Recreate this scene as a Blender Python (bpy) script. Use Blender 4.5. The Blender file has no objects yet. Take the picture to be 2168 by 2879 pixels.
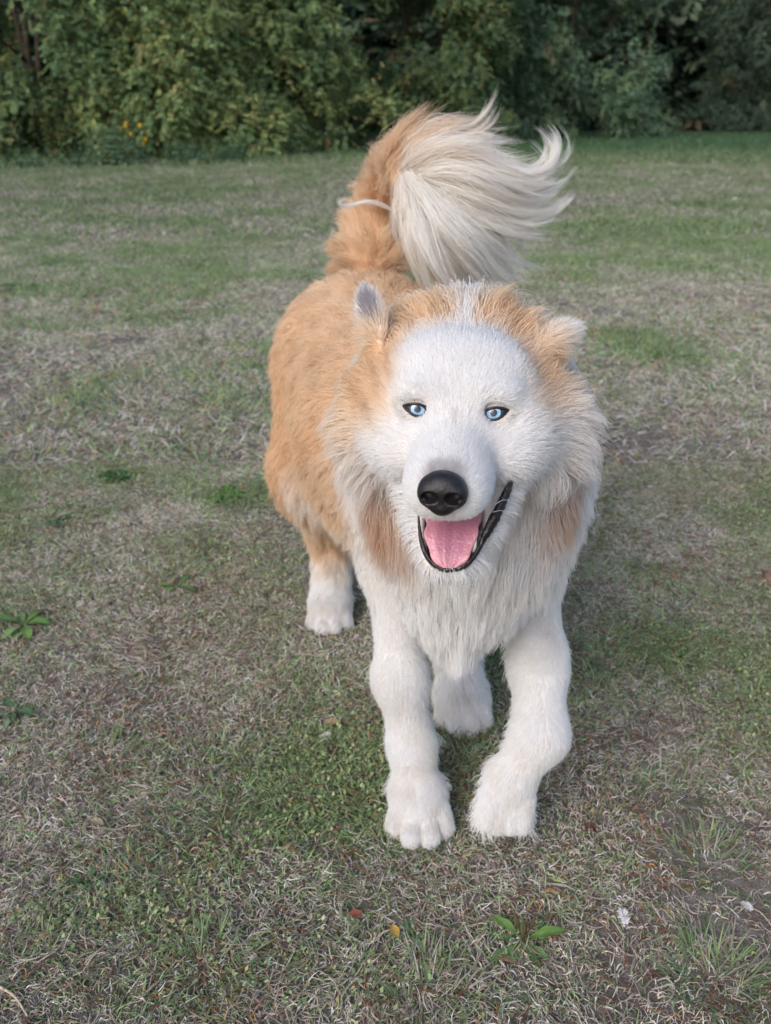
import bpy, math, random
import numpy as np
from mathutils import Vector, Matrix, kdtree

# ------------------------------------------------------------------ scene, camera, sky, sun
sc = bpy.context.scene
COL = sc.collection
RNG = np.random.default_rng(7)
R = math.radians

CAM_H, PITCH, FPX = 0.86, R(24.5), 2500.0      # photo is 2168 x 2879
cam_d = bpy.data.cameras.new('camera')
cam = bpy.data.objects.new('camera', cam_d); COL.objects.link(cam)
cam.location = (0, 0, CAM_H)
cam.rotation_euler = (math.pi / 2 - PITCH, 0, 0)
cam_d.sensor_fit = 'VERTICAL'; cam_d.sensor_height = 36.0
cam_d.lens = FPX / 2879.0 * 36.0
cam_d.clip_start = 0.02; cam_d.clip_end = 400
cam_d.dof.use_dof = True; cam_d.dof.focus_distance = 0.80; cam_d.dof.aperture_fstop = 8.5
sc.camera = cam

world = bpy.data.worlds.new('World'); sc.world = world; world.use_nodes = True
wn = world.node_tree; wn.nodes.clear()
sky = wn.nodes.new('ShaderNodeTexSky'); sky.sky_type = 'NISHITA'; sky.sun_disc = False
SUN_EL, SUN_AZ = R(36), R(212)                 # azimuth clockwise from +Y: behind the camera, to its left
sky.sun_elevation = SUN_EL; sky.sun_rotation = SUN_AZ
sky.air_density = 1.0; sky.dust_density = 2.0; sky.ozone_density = 1.0
bgn = wn.nodes.new('ShaderNodeBackground'); bgn.inputs['Strength'].default_value = 0.15
won = wn.nodes.new('ShaderNodeOutputWorld')
wn.links.new(sky.outputs[0], bgn.inputs[0]); wn.links.new(bgn.outputs[0], won.inputs[0])

sun_d = bpy.data.lights.new('sun', 'SUN'); sun_d.energy = 1.3; sun_d.angle = R(40); sun_d.color = (1.0, 0.96, 0.92)
sun = bpy.data.objects.new('sun', sun_d); COL.objects.link(sun)
_to_sun = Vector((math.sin(SUN_AZ) * math.cos(SUN_EL), math.cos(SUN_AZ) * math.cos(SUN_EL), math.sin(SUN_EL)))
sun.rotation_euler = _to_sun.to_track_quat('Z', 'Y').to_euler()
sun.location = (-3, -3, 6)

sc.view_settings.view_transform = 'Standard'; sc.view_settings.look = 'None'
sc.view_settings.gamma = 1.0; sc.view_settings.exposure = 0.53
sc.render.engine = 'CYCLES'
sc.cycles.max_bounces = 12; sc.cycles.diffuse_bounces = 10; sc.cycles.transmission_bounces = 6
sc.cycles.use_denoising = True

# ------------------------------------------------------------------ helpers
CP, SP = math.cos(PITCH), math.sin(PITCH)
def at(px, py, Y):
    """point at world depth Y seen at photo pixel (px, py)"""
    a, b = (px - 1084.0) / FPX, (1439.5 - py) / FPX
    d = np.array([a, CP + b * SP, -SP + b * CP])
    return np.array([0, 0, CAM_H]) + d * (Y / d[1])
def ground_at(px, py, z=0.0):
    a, b = (px - 1084.0) / FPX, (1439.5 - py) / FPX
    d = np.array([a, CP + b * SP, -SP + b * CP])
    return np.array([0, 0, CAM_H]) + d * ((CAM_H - z) / -d[2])

def srgb(r, g, b):
    f = lambda c: (c / 255 / 12.92) if c / 255 <= 0.04045 else ((c / 255 + 0.055) / 1.055) ** 2.4
    return np.array([f(r), f(g), f(b)])

def tag(o, label=None, cat=None, group=None, kind=None):
    if label: o['label'] = label
    if cat: o['category'] = cat
    if group: o['group'] = group
    if kind: o['kind'] = kind
    return o

def link(o, parent=None):
    COL.objects.link(o)
    if parent is not None:
        o.parent = parent
    return o

def empty(name, loc):
    o = bpy.data.objects.new(name, None); o.location = loc; o.empty_display_size = 0.05
    COL.objects.link(o); return o

def mesh_np(name, V, F, mat=None, parent=None, col=None, smooth=True, loc=None):
    """V (n,3); F (m,k) one face size; col (n,3) vertex colours. loc: origin of the object in the world."""
    V = np.asarray(V, np.float32); F = np.asarray(F, np.int32)
    if loc is not None: V = V - np.asarray(loc, np.float32)
    me = bpy.data.meshes.new(name)
    k = F.shape[1]
    me.vertices.add(len(V)); me.vertices.foreach_set('co', V.ravel())
    me.loops.add(F.size); me.loops.foreach_set('vertex_index', F.ravel())
    me.polygons.add(len(F)); me.polygons.foreach_set('loop_start', np.arange(0, F.size, k, dtype=np.int32))
    me.update(calc_edges=True)
    if smooth: me.polygons.foreach_set('use_smooth', np.ones(len(F), bool))
    if col is not None:
        a = me.attributes.new('col', 'FLOAT_COLOR', 'POINT')
        c4 = np.ones((len(V), 4), np.float32); c4[:, :3] = col
        a.data.foreach_set('color', c4.ravel())
    if mat: me.materials.append(mat)
    o = bpy.data.objects.new(name, me)
    if loc is not None: o.location = loc
    return link(o, parent)

def rel(o, parent):
    """parent keeping world place (parents here are never rotated or scaled)"""
    o.parent = parent
    o.location = Vector(o.location) - Vector(parent.location)
    return o

def curves_np(name, P, Rad, Col, mat, parent=None, loc=None):
    """P (N,K,3) strands, Rad (N,K), Col (N,3)"""
    P = np.asarray(P, np.float32); N, K = P.shape[:2]
    if loc is not None: P = P - np.asarray(loc, np.float32)
    cu = bpy.data.hair_curves.new(name)
    cu.add_curves([K] * N)
    cu.attributes['position'].data.foreach_set('vector', np.ascontiguousarray(P).ravel())
    ra = cu.attributes.get('radius') or cu.attributes.new('radius', 'FLOAT', 'POINT')
    ra.data.foreach_set('value', np.asarray(Rad, np.float32).ravel())
    ca = cu.attributes.new('col', 'FLOAT_COLOR', 'CURVE')
    c4 = np.ones((N, 4), np.float32); c4[:, :3] = Col
    ca.data.foreach_set('color', c4.ravel())
    cu.materials.append(mat)
    o = bpy.data.objects.new(name, cu)
    if loc is not None: o.location = loc
    return link(o, parent)

def unit(v): return v / (np.linalg.norm(v, axis=-1, keepdims=True) + 1e-9)

def hash2(ix, iy, seed):
    h = (ix.astype(np.int64) * 374761393 + iy.astype(np.int64) * 668265263 + seed * 1442695041) & 0xffffffff
    h = ((h ^ (h >> 13)) * 1274126177) & 0xffffffff
    return ((h ^ (h >> 16)) & 0xffff) / 65535.0
def vnoise(x, y, s, seed=0):
    x = np.asarray(x) / s; y = np.asarray(y) / s
    ix = np.floor(x); iy = np.floor(y); fx = x - ix; fy = y - iy
    fx = fx * fx * (3 - 2 * fx); fy = fy * fy * (3 - 2 * fy)
    a = hash2(ix, iy, seed); b = hash2(ix + 1, iy, seed); c = hash2(ix, iy + 1, seed); d = hash2(ix + 1, iy + 1, seed)
    return (a * (1 - fx) + b * fx) * (1 - fy) + (c * (1 - fx) + d * fx) * fy
def fbm(x, y, s, seed=0, o=3):
    r = 0; w = 0; a = 1.0
    for i in range(o):
        r = r + a * vnoise(x, y, s / 2 ** i, seed + i * 17); w += a; a *= 0.55
    return r / w
def sstep(a, b, x):
    t = np.clip((x - a) / (b - a), 0, 1); return t * t * (3 - 2 * t)

# ------------------------------------------------------------------ materials
def mat_attr(name, rough=0.6, transl=0.0, spec=0.3, vary=0.0, vscale=20.0):
    """colour from the object's own colour attribute, a little procedural variation, diffuse + translucent + gloss"""
    m = bpy.data.materials.new(name); m.use_nodes = True
    nt = m.node_tree; nt.nodes.clear()
    out = nt.nodes.new('ShaderNodeOutputMaterial')
    at_ = nt.nodes.new('ShaderNodeAttribute'); at_.attribute_name = 'col'
    c = at_.outputs['Color']
    if vary > 0:
        tc = nt.nodes.new('ShaderNodeTexCoord'); no = nt.nodes.new('ShaderNodeTexNoise')
        no.inputs['Scale'].default_value = vscale; no.inputs['Detail'].default_value = 4
        mr = nt.nodes.new('ShaderNodeMapRange'); mr.inputs[3].default_value = 1 - vary; mr.inputs[4].default_value = 1 + vary
        mx = nt.nodes.new('ShaderNodeMixRGB'); mx.blend_type = 'MULTIPLY'; mx.inputs[0].default_value = 1
        nt.links.new(tc.outputs['Object'], no.inputs['Vector']); nt.links.new(no.outputs['Fac'], mr.inputs[0])
        nt.links.new(c, mx.inputs[1]); nt.links.new(mr.outputs[0], mx.inputs[2]); c = mx.outputs[0]
    p = nt.nodes.new('ShaderNodeBsdfPrincipled')
    p.inputs['Roughness'].default_value = rough
    p.inputs['Specular IOR Level'].default_value = spec
    nt.links.new(c, p.inputs['Base Color'])
    s = p.outputs[0]
    if transl > 0:
        t = nt.nodes.new('ShaderNodeBsdfTranslucent'); nt.links.new(c, t.inputs['Color'])
        mix = nt.nodes.new('ShaderNodeMixShader'); mix.inputs[0].default_value = transl
        nt.links.new(s, mix.inputs[1]); nt.links.new(t.outputs[0], mix.inputs[2]); s = mix.outputs[0]
    nt.links.new(s, out.inputs['Surface'])
    return m

def mat_plain(name, color, rough=0.5, spec=0.5, noise=0.15, nscale=60.0, bump=0.0, bscale=300.0, coat=0.0, sss=0.0):
    m = bpy.data.materials.new(name); m.use_nodes = True
    nt = m.node_tree; p = nt.nodes['Principled BSDF']
    tc = nt.nodes.new('ShaderNodeTexCoord'); no = nt.nodes.new('ShaderNodeTexNoise')
    no.inputs['Scale'].default_value = nscale; no.inputs['Detail'].default_value = 5
    nt.links.new(tc.outputs['Object'], no.inputs['Vector'])
    cr = nt.nodes.new('ShaderNodeValToRGB')
    c = np.array(color)
    cr.color_ramp.elements[0].position = 0.3; cr.color_ramp.elements[1].position = 0.7
    cr.color_ramp.elements[0].color = (*np.clip(c * (1 - noise), 0, 1), 1); cr.color_ramp.elements[1].color = (*np.clip(c * (1 + noise), 0, 1), 1)
    nt.links.new(no.outputs['Fac'], cr.inputs[0]); nt.links.new(cr.outputs[0], p.inputs['Base Color'])
    p.inputs['Roughness'].default_value = rough; p.inputs['Specular IOR Level'].default_value = spec
    p.inputs['Coat Weight'].default_value = coat; p.inputs['Coat Roughness'].default_value = 0.08
    if sss > 0:
        p.inputs['Subsurface Weight'].default_value = sss; p.inputs['Subsurface Radius'].default_value = (0.006, 0.002, 0.001); p.inputs['Subsurface Scale'].default_value = 1.0
    if bump > 0:
        n2 = nt.nodes.new('ShaderNodeTexNoise'); n2.inputs['Scale'].default_value = bscale; n2.inputs['Detail'].default_value = 3
        nt.links.new(tc.outputs['Object'], n2.inputs['Vector'])
        b = nt.nodes.new('ShaderNodeBump'); b.inputs['Strength'].default_value = bump; b.inputs['Distance'].default_value = 0.002
        nt.links.new(n2.outputs['Fac'], b.inputs['Height']); nt.links.new(b.outputs[0], p.inputs['Normal'])
    return m

M_LEAF = mat_attr('leaf', rough=0.55, transl=0.25, spec=0.25)
M_BARK = mat_plain('bark', (0.045, 0.038, 0.030), rough=0.9, spec=0.1, noise=0.4, nscale=12, bump=0.8, bscale=30)
M_GRASS = mat_attr('grass_blade', rough=0.6, transl=0.2, spec=0.25)
M_FUR = mat_attr('fur', rough=0.55, transl=0.50, spec=0.12)
M_SKIN = mat_attr('skin_under_fur', rough=0.8, spec=0.1, vary=0.06, vscale=60)
# ------------------------------------------------------------------ ground
def soil_material():
    m = bpy.data.materials.new('soil'); m.use_nodes = True
    nt = m.node_tree; p = nt.nodes['Principled BSDF']
    tc = nt.nodes.new('ShaderNodeTexCoord')
    def noise(s, d=6):
        n = nt.nodes.new('ShaderNodeTexNoise'); n.inputs['Scale'].default_value = s; n.inputs['Detail'].default_value = d
        nt.links.new(tc.outputs['Object'], n.inputs['Vector']); return n
    n1 = noise(3.0); n2 = noise(60.0); n3 = noise(350.0, 3)
    cr = nt.nodes.new('ShaderNodeValToRGB'); e = cr.color_ramp.elements
    e[0].position = 0.30; e[0].color = (0.06, 0.050, 0.042, 1)
    e[1].position = 0.72; e[1].color = (0.36, 0.325, 0.295, 1)
    x = cr.color_ramp.elements.new(0.52); x.color = (0.18, 0.158, 0.140, 1)
    mx = nt.nodes.new('ShaderNodeMath'); mx.operation = 'MULTIPLY_ADD'; mx.inputs[1].default_value = 0.5
    nt.links.new(n1.outputs['Fac'], mx.inputs[0])
    m2 = nt.nodes.new('ShaderNodeMath'); m2.operation = 'MULTIPLY'; m2.inputs[1].default_value = 0.5
    nt.links.new(n2.outputs['Fac'], m2.inputs[0]); nt.links.new(m2.outputs[0], mx.inputs[2])
    nt.links.new(mx.outputs[0], cr.inputs[0]); nt.links.new(cr.outputs[0], p.inputs['Base Color'])
    p.inputs['Roughness'].default_value = 0.95; p.inputs['Specular IOR Level'].default_value = 0.1
    b = nt.nodes.new('ShaderNodeBump'); b.inputs['Strength'].default_value = 0.7; b.inputs['Distance'].default_value = 0.006
    nt.links.new(n3.outputs['Fac'], b.inputs['Height']); nt.links.new(b.outputs[0], p.inputs['Normal'])
    return m
M_SOIL = soil_material()

def gz(x, y):
    """ground relief"""
    far = sstep(2.5, 12, y)
    return (fbm(x, y, 0.30, 5) - 0.5) * 0.014 * (1 - far) + far * (fbm(x, y, 7.0, 9) - 0.5) * 0.18 + 0.001

xs = np.concatenate([np.linspace(-90, -14, 20), np.linspace(-13, -2.1, 40), np.linspace(-2, 2, 121), np.linspace(2.1, 13, 40), np.linspace(14, 90, 20)])
ys = np.concatenate([np.linspace(-40, -1.2, 12), np.linspace(-1, 3.2, 127), np.linspace(3.3, 40, 120), np.linspace(42, 140, 12)])
GX, GY = np.meshgrid(xs, ys, indexing='ij')
GV = np.stack([GX, GY, gz(GX, GY)], -1).reshape(-1, 3)
ii, jj = np.meshgrid(np.arange(len(xs) - 1), np.arange(len(ys) - 1), indexing='ij')
q = (ii * len(ys) + jj).ravel()
GF = np.stack([q, q + len(ys), q + len(ys) + 1, q + 1], -1)
ground = mesh_np('ground', GV, GF, M_SOIL)
tag(ground, kind='structure')

# ------------------------------------------------------------------ grass: strands whose kind follows patches of the lawn
def patches(x, y):
    """0 = bare / dry lawn, 1 = lush green"""
    g = fbm(x, y, 0.50, 31, 4) * 0.60 + fbm(x, y, 3.2, 77, 3) * 0.18 + fbm(x, y, 0.13, 19, 2) * 0.22
    g = g + 0.10 * sstep(11, 17, y) + 0.25 * sstep(15, 22, y)
    for (px, py, rx, ry, w) in GREEN_SPOTS:
        c = ground_at(px, py); g = g + 0.55 * w * np.exp(-((x - c[0]) / rx) ** 2 - ((y - c[1]) / ry) ** 2)
    return g
GREEN_SPOTS = [  # lawn patches of the photograph: pixel, radii (m), weight
    (700, 1400, 0.10, 0.16, 0.35), (330, 1330, 0.09, 0.12, 0.35), (1760, 960, 0.22, 0.30, 0.32), (1900, 1000, 0.18, 0.25, 0.22),
    (560, 720, 0.55, 0.9, 0.22), (500, 560, 1.2, 2.0, 0.20), (1800, 660, 1.0, 1.0, 0.20), (2000, 640, 1.0, 1.0, 0.18),
    (600, 860, 0.25, 0.30, 0.15), (700, 2300, 0.11, 0.08, 0.15), (350, 2480, 0.11, 0.08, 0.18), (850, 2550, 0.15, 0.06, 0.12),
    (900, 2180, 0.10, 0.08, 0.2), (1900, 1830, 0.10, 0.10, 0.2), (350, 1150, 0.25, 0.2, 0.10),
    (1900, 2250, 0.14, 0.12, -0.14), (400, 1900, 0.25, 0.16, -0.16), (1750, 2050, 0.16, 0.10, -0.18), (400, 1480, 0.20, 0.12, -0.20),
    (2080, 2560, 0.07, 0.04, -0.25), (1440, 2430, 0.06, 0.04, -0.25), (200, 1080, 0.4, 0.25, -0.15), (100, 1390, 0.2, 0.1, -0.2),
    (1900, 1250, 0.35, 0.3, -0.12), (1500, 560, 2.5, 1.2, -0.10), (250, 600, 1.0, 0.7, -0.08), (750, 2000, 0.14, 0.06, -0.15),
]
DRY = np.array([srgb(222, 212, 202), srgb(206, 195, 184), srgb(192, 183, 168), srgb(232, 224, 214), srgb(196, 176, 162), srgb(178, 170, 150)])
GREEN = np.array([srgb(138, 150, 116), srgb(126, 142, 112), srgb(150, 160, 128), srgb(132, 148, 126), srgb(154, 158, 118), srgb(112, 132, 92)])
GREEN = GREEN * np.array([0.92, 1.03, 0.84])
DRY = DRY * 0.90
FARGREEN = np.array([srgb(84, 118, 80), srgb(76, 110, 80), srgb(92, 124, 88)])

def grass_zone(y0, y1, n, Lr, rad, margin, K=5, seed=1, xfun=None):
    r = np.random.default_rng(seed)
    y = y0 + (y1 - y0) * r.random(n)
    sl = 0.55 if y1 < 3 else 0.72
    hw = sl * y + margin
    wmax = sl * y1 + margin
    keep = r.random(n) < hw / wmax
    y = y[keep]; hw = hw[keep]; n = len(y)
    x = (r.random(n) * 2 - 1) * hw
    g = patches(x, y)
    bare = np.clip((0.415 - g) * 6, 0, 0.70)
    k2 = r.random(n) > bare
    x, y, g = x[k2], y[k2], g[k2]; n = len(x)
    pg = sstep(0.40, 0.80, g) * 0.74 + 0.20 + 0.15 * sstep(2.5, 8, y)
    isg = r.random(n) < pg
    L = Lr * (0.5 + r.random(n)) * np.where(isg, 0.75 + 0.35 * sstep(0.5, 0.8, g), 0.85)
    tuft = fbm(x, y, 0.10 if y1 < 6 else 0.5, 91, 2)
    L = L * (0.55 + 0.95 * tuft)
    az = r.random(n) * 2 * np.pi
    az = np.where(r.random(n) < 0.45, fbm(x, y, 0.16, 55, 2) * 4 * np.pi + r.normal(0, 0.5, n), az)
    d = np.stack([np.cos(az), np.sin(az)], -1)
    lean0 = np.where(isg, r.uniform(0.2, 1.15, n), r.uniform(0.6, 1.5, n))
    bend = np.where(isg, r.uniform(0.1, 1.0, n), r.uniform(-0.2, 1.1, n))
    turn = r.normal(0, 0.5, n) * np.where(isg, 0.5, 1.9)
    P = np.zeros((n, K, 3)); P[:, 0, 0] = x; P[:, 0, 1] = y; P[:, 0, 2] = gz(x, y) - 0.002
    for k in range(1, K):
        s = k / (K - 1)
        th = np.clip(lean0 + bend * s, 0, 1.62)
        a = az + turn * s
        st = np.stack([np.sin(th) * np.cos(a), np.sin(th) * np.sin(a), np.cos(th)], -1)
        P[:, k] = P[:, k - 1] + st * (L / (K - 1))[:, None]
    P[:, 1:, 2] = np.maximum(P[:, 1:, 2], P[:, :1, 2] + 0.003 + r.random((n, K - 1)) * 0.005)
    w = rad * (0.6 + 0.8 * r.random(n)) * np.where(isg, 1.15, 0.75)
    prof = np.interp(np.linspace(0, 1, K), [0, 0.3, 1], [0.8, 1.0, 0.12])
    c = np.where(isg[:, None], GREEN[r.integers(0, len(GREEN), n)], DRY[r.integers(0, len(DRY), n)])
    fg = (sstep(14, 21, y) * (r.random(n) < 0.9))[:, None]
    c = c * (1 - fg) + FARGREEN[r.integers(0, 3, n)] * fg
    rust = (r.random(n) < (0.02 + 0.10 * sstep(0.55, 0.75, fbm(x, y, 0.11, 201, 2))) * (y < 5))[:, None]
    c = np.where(rust, np.array([srgb(160, 112, 82), srgb(176, 130, 84), srgb(140, 96, 78)])[r.integers(0, 3, n)], c)
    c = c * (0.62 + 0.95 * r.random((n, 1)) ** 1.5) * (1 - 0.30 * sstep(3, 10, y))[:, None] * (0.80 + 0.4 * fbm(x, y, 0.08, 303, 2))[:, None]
    return P, w[:, None] * prof[None], np.clip(c, 0, 0.85)

for (nm, lab, args) in [
    ('lawn_grass', 'short dry and green lawn grass around the dog', (0.25, 2.2, 310000, 0.021, 0.00080, 0.35, 5, 11)),
    ('lawn_grass', 'patchy mown lawn grass behind the dog', (2.2, 6.5, 430000, 0.038, 0.0013, 0.4, 4, 12)),
    ('lawn_grass', 'patchy lawn grass in the middle of the field', (6.5, 15, 350000, 0.062, 0.0026, 0.6, 4, 13)),
    ('lawn_grass', 'longer green grass along the foot of the trees', (15, 34, 340000, 0.13, 0.0055, 1.0, 4, 14))]:
    P, W, C = grass_zone(*args)
    o = curves_np(nm, P, W, C, M_GRASS)
    tag(o, lab, 'grass', kind='stuff')

# broad green blades and tussocks in the foreground
def blade_mesh(roots, L, width, az, lean, bend, col, r):
    n = len(roots); K = 5
    d = np.stack([np.cos(az), np.sin(az), np.zeros(n)], -1); sd = np.stack([-np.sin(az), np.cos(az), np.zeros(n)], -1)
    pts = np.zeros((n, K, 3)); pts[:, 0] = roots
    for k in range(1, K):
        th = np.clip(lean + bend * k / (K - 1), 0, 1.7)
        pts[:, k] = pts[:, k - 1] + (np.sin(th)[:, None] * d + np.cos(th)[:, None] * np.array([0, 0, 1])) * (L / (K - 1))[:, None]
    pts[:, 1:, 2] = np.maximum(pts[:, 1:, 2], 0.003)
    prof = np.array([0.7, 1.0, 0.9, 0.6, 0.05])
    off = sd[:, None] * (width[:, None] * prof)[..., None] * 0.5
    V = np.stack([pts - off, pts + off], 2).reshape(n, K * 2, 3)
    base = (np.arange(n) * K * 2)[:, None]
    F = np.concatenate([base + np.array([2 * k, 2 * k + 1, 2 * k + 3, 2 * k + 2]) for k in range(K - 1)], 0)
    F = F.reshape(K - 1, n, 4).transpose(1, 0, 2).reshape(-1, 4)
    C = np.repeat(col, K * 2, 0)
    return V.reshape(-1, 3), F, C

r = np.random.default_rng(5)
n = 16000
y = 0.28 + 1.7 * r.random(n) ** 1.3; x = (r.random(n) * 2 - 1) * (0.45 * y + 0.25)
g = patches(x, y) + 0.18 * (fbm(x, y, 0.12, 63, 2) - 0.5)
keep = r.random(n) < 0.6 * sstep(0.42, 0.75, g); x, y = x[keep], y[keep]
TUSS = [(2010, 2760, 260, 0.055), (1990, 2420, 160, 0.05), (1880, 2240, 140, 0.045), (1780, 2230, 80, 0.04), (600, 2720, 150, 0.05), (1200, 2790, 170, 0.05),
        (1080, 2560, 90, 0.045), (300, 2130, 90, 0.05), (560, 2150, 90, 0.05), (1560, 2720, 90, 0.04), (150, 2700, 110, 0.045), (1700, 2500, 90, 0.04), (880, 2130, 90, 0.045), (2100, 2000, 90, 0.045)]
Ls = r.uniform(0.014, 0.038, len(x)); az = r.random(len(x)) * 6.283; lean = r.uniform(0.4, 1.3, len(x))
gcol = GREEN[r.integers(0, len(GREEN), len(x))] * r.uniform(0.55, 1.05, (len(x), 1))
X, Y_, LL, AZ, LE, CC = [x], [y], [Ls], [az], [lean], [gcol]
for (px, py, m, Lt) in TUSS:
    c = ground_at(px, py); a = r.random(m) * 6.283; rr = 0.045 * np.sqrt(r.random(m))
    X.append(c[0] + rr * np.cos(a)); Y_.append(c[1] + rr * np.sin(a)); LL.append(Lt * r.uniform(0.45, 1.0, m))
    AZ.append(a + r.normal(0, 0.5, m)); LE.append(r.uniform(0.2, 1.2, m)); 
    CC.append(np.where(r.random((m, 1)) < 0.3, DRY[r.integers(0, 6, m)] * 0.7, GREEN[r.integers(0, 6, m)]) * r.uniform(0.55, 1.0, (m, 1)))
for (cx, cy) in ((0.043, 0.885), (-0.101, 1.39), (0.118, 1.115)):          # blades standing up around the paws
    m = 130; a = -math.pi / 2 + r.normal(0, 1.1, m); rr = r.uniform(0.85, 1.35, m)
    X.append(cx + 0.042 * rr * np.cos(a)); Y_.append(cy + 0.034 * rr * np.sin(a)); LL.append(r.uniform(0.010, 0.026, m))
    AZ.append(r.random(m) * 6.283); LE.append(r.uniform(0.0, 0.9, m))
    CC.append(np.where(r.random((m, 1)) < 0.4, DRY[r.integers(0, 6, m)] * 0.7, GREEN[r.integers(0, 6, m)]) * r.uniform(0.6, 1.0, (m, 1)))
X, Y_, LL, AZ, LE, CC = [np.concatenate(v) for v in (X, Y_, LL, AZ, LE, CC)]
n = len(X)
V, F, C = blade_mesh(np.stack([X, Y_, gz(X, Y_) - 0.003], -1), LL, r.uniform(0.0010, 0.0024, n), AZ, LE, r.uniform(0.2, 1.2, n), CC, r)
o = mesh_np('grass_tussocks', V, F, M_GRASS, col=C)
tag(o, 'broad green grass blades and tufts in the foreground lawn', 'grass', kind='stuff')

# mat of tiny-leaved ground cover
n = 330000
y = 0.28 + 1.9 * r.random(n); x = (r.random(n) * 2 - 1) * (0.45 * y + 0.25)
cov = fbm(x, y, 0.42, 131, 3) + 0.25 * (patches(x, y) - 0.5)
for (px, py, rx, ry, w) in [(700, 2380, 0.22, 0.12, 0.20), (250, 2450, 0.16, 0.09, 0.18), (950, 2200, 0.12, 0.08, 0.14), (200, 2600, 0.16, 0.06, 0.22), (1300, 2700, 0.2, 0.06, 0.05), (1500, 2450, 0.1, 0.05, 0.1)]:
    c = ground_at(px, py); cov = cov + w * np.exp(-((x - c[0]) / rx) ** 2 - ((y - c[1]) / ry) ** 2)
keep = r.random(n) < 0.75 * sstep(0.46, 0.80, cov + 0.25 * (fbm(x, y, 0.06, 411, 2) - 0.5)); x, y = x[keep], y[keep]; n = len(x)
s = r.uniform(0.0018, 0.0042, n); a = r.random(n) * 6.283; tl = r.uniform(-0.2, 0.9, n)
d = np.stack([np.cos(a) * np.cos(tl), np.sin(a) * np.cos(tl), np.sin(tl)], -1); sd = np.stack([-np.sin(a), np.cos(a), r.normal(0, 0.3, n)], -1)
b = np.stack([x, y, gz(x, y) + r.uniform(0.002, 0.016, n)], -1)
V = np.stack([b, b + d * s[:, None] * 0.9 + sd * s[:, None] * 0.55, b + d * s[:, None] * 2, b + d * s[:, None] * 0.9 - sd * s[:, None] * 0.55], 1).reshape(-1, 3)
F = np.arange(n * 4).reshape(n, 4)
pal = np.array([srgb(126, 146, 94), srgb(140, 156, 108), srgb(112, 134, 88), srgb(156, 164, 120), srgb(150, 138, 102), srgb(122, 142, 108)])
C = np.repeat(pal[r.integers(0, 6, n)] * r.uniform(0.65, 1.5, (n, 1)), 4, 0)
o = mesh_np('ground_cover', V, F, M_LEAF, col=C, smooth=False)
tag(o, 'mat of tiny-leaved green weed creeping through the foreground lawn', 'ground cover', kind='stuff')

# litter of short dead stems
n = 17000
y = 0.28 + 2.4 * r.random(n); x = (r.random(n) * 2 - 1) * (0.45 * y + 0.3)
a = r.random(n) * 6.283; L = r.uniform(0.008, 0.035, n); K = 4
z0 = gz(x, y) + r.uniform(0.002, 0.014, n); P = np.zeros((n, K, 3)); P[:, 0] = np.stack([x, y, z0], -1); tr = r.normal(0, 0.5, n)
for k in range(1, K):
    aa = a + tr * k; P[:, k] = P[:, k - 1] + np.stack([np.cos(aa), np.sin(aa), r.normal(0.0, 0.18, n)], -1) * (L / (K - 1))[:, None]
P[:, :, 2] = np.maximum(P[:, :, 2], gz(x, y)[:, None] + 0.001)
W = (r.uniform(0.0004, 0.0009, n))[:, None] * np.array([0.8, 1, 1, 0.5])
pal = np.array([srgb(168, 156, 142), srgb(146, 130, 116), srgb(120, 96, 80), srgb(186, 176, 162), srgb(132, 92, 70)])
o = curves_np('dead_stem_litter', P, W, pal[r.integers(0, 5, n)] * r.uniform(0.6, 1.0, (n, 1)), M_GRASS)
tag(o, 'litter of dead grey-brown stems lying in the lawn', 'litter', kind='stuff')
# ------------------------------------------------------------------ trees at the far edge of the field
def tube(pts, rads, seg=7):
    pts = np.asarray(pts, float); n = len(pts); V = []
    for i in range(n):
        t = pts[min(i + 1, n - 1)] - pts[max(i - 1, 0)]; t = t / (np.linalg.norm(t) + 1e-9)
        u = np.cross(t, [0.3, 0.2, 1.0] if abs(t[2]) < 0.9 else [1, 0.1, 0]); u /= np.linalg.norm(u); w = np.cross(t, u)
        for k in range(seg):
            a = 2 * math.pi * k / seg; V.append(pts[i] + rads[i] * (math.cos(a) * u + math.sin(a) * w))
    F = []
    for i in range(n - 1):
        for k in range(seg):
            k2 = (k + 1) % seg; F.append((i * seg + k, i * seg + k2, (i + 1) * seg + k2, (i + 1) * seg + k))
    return np.array(V), np.array(F)
def tubes(lst, seg=7):
    Vs, Fs, o = [], [], 0
    for p, rd in lst:
        V, F = tube(p, rd, seg); Vs.append(V); Fs.append(F + o); o += len(V)
    return np.concatenate(Vs), np.concatenate(Fs)

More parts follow.
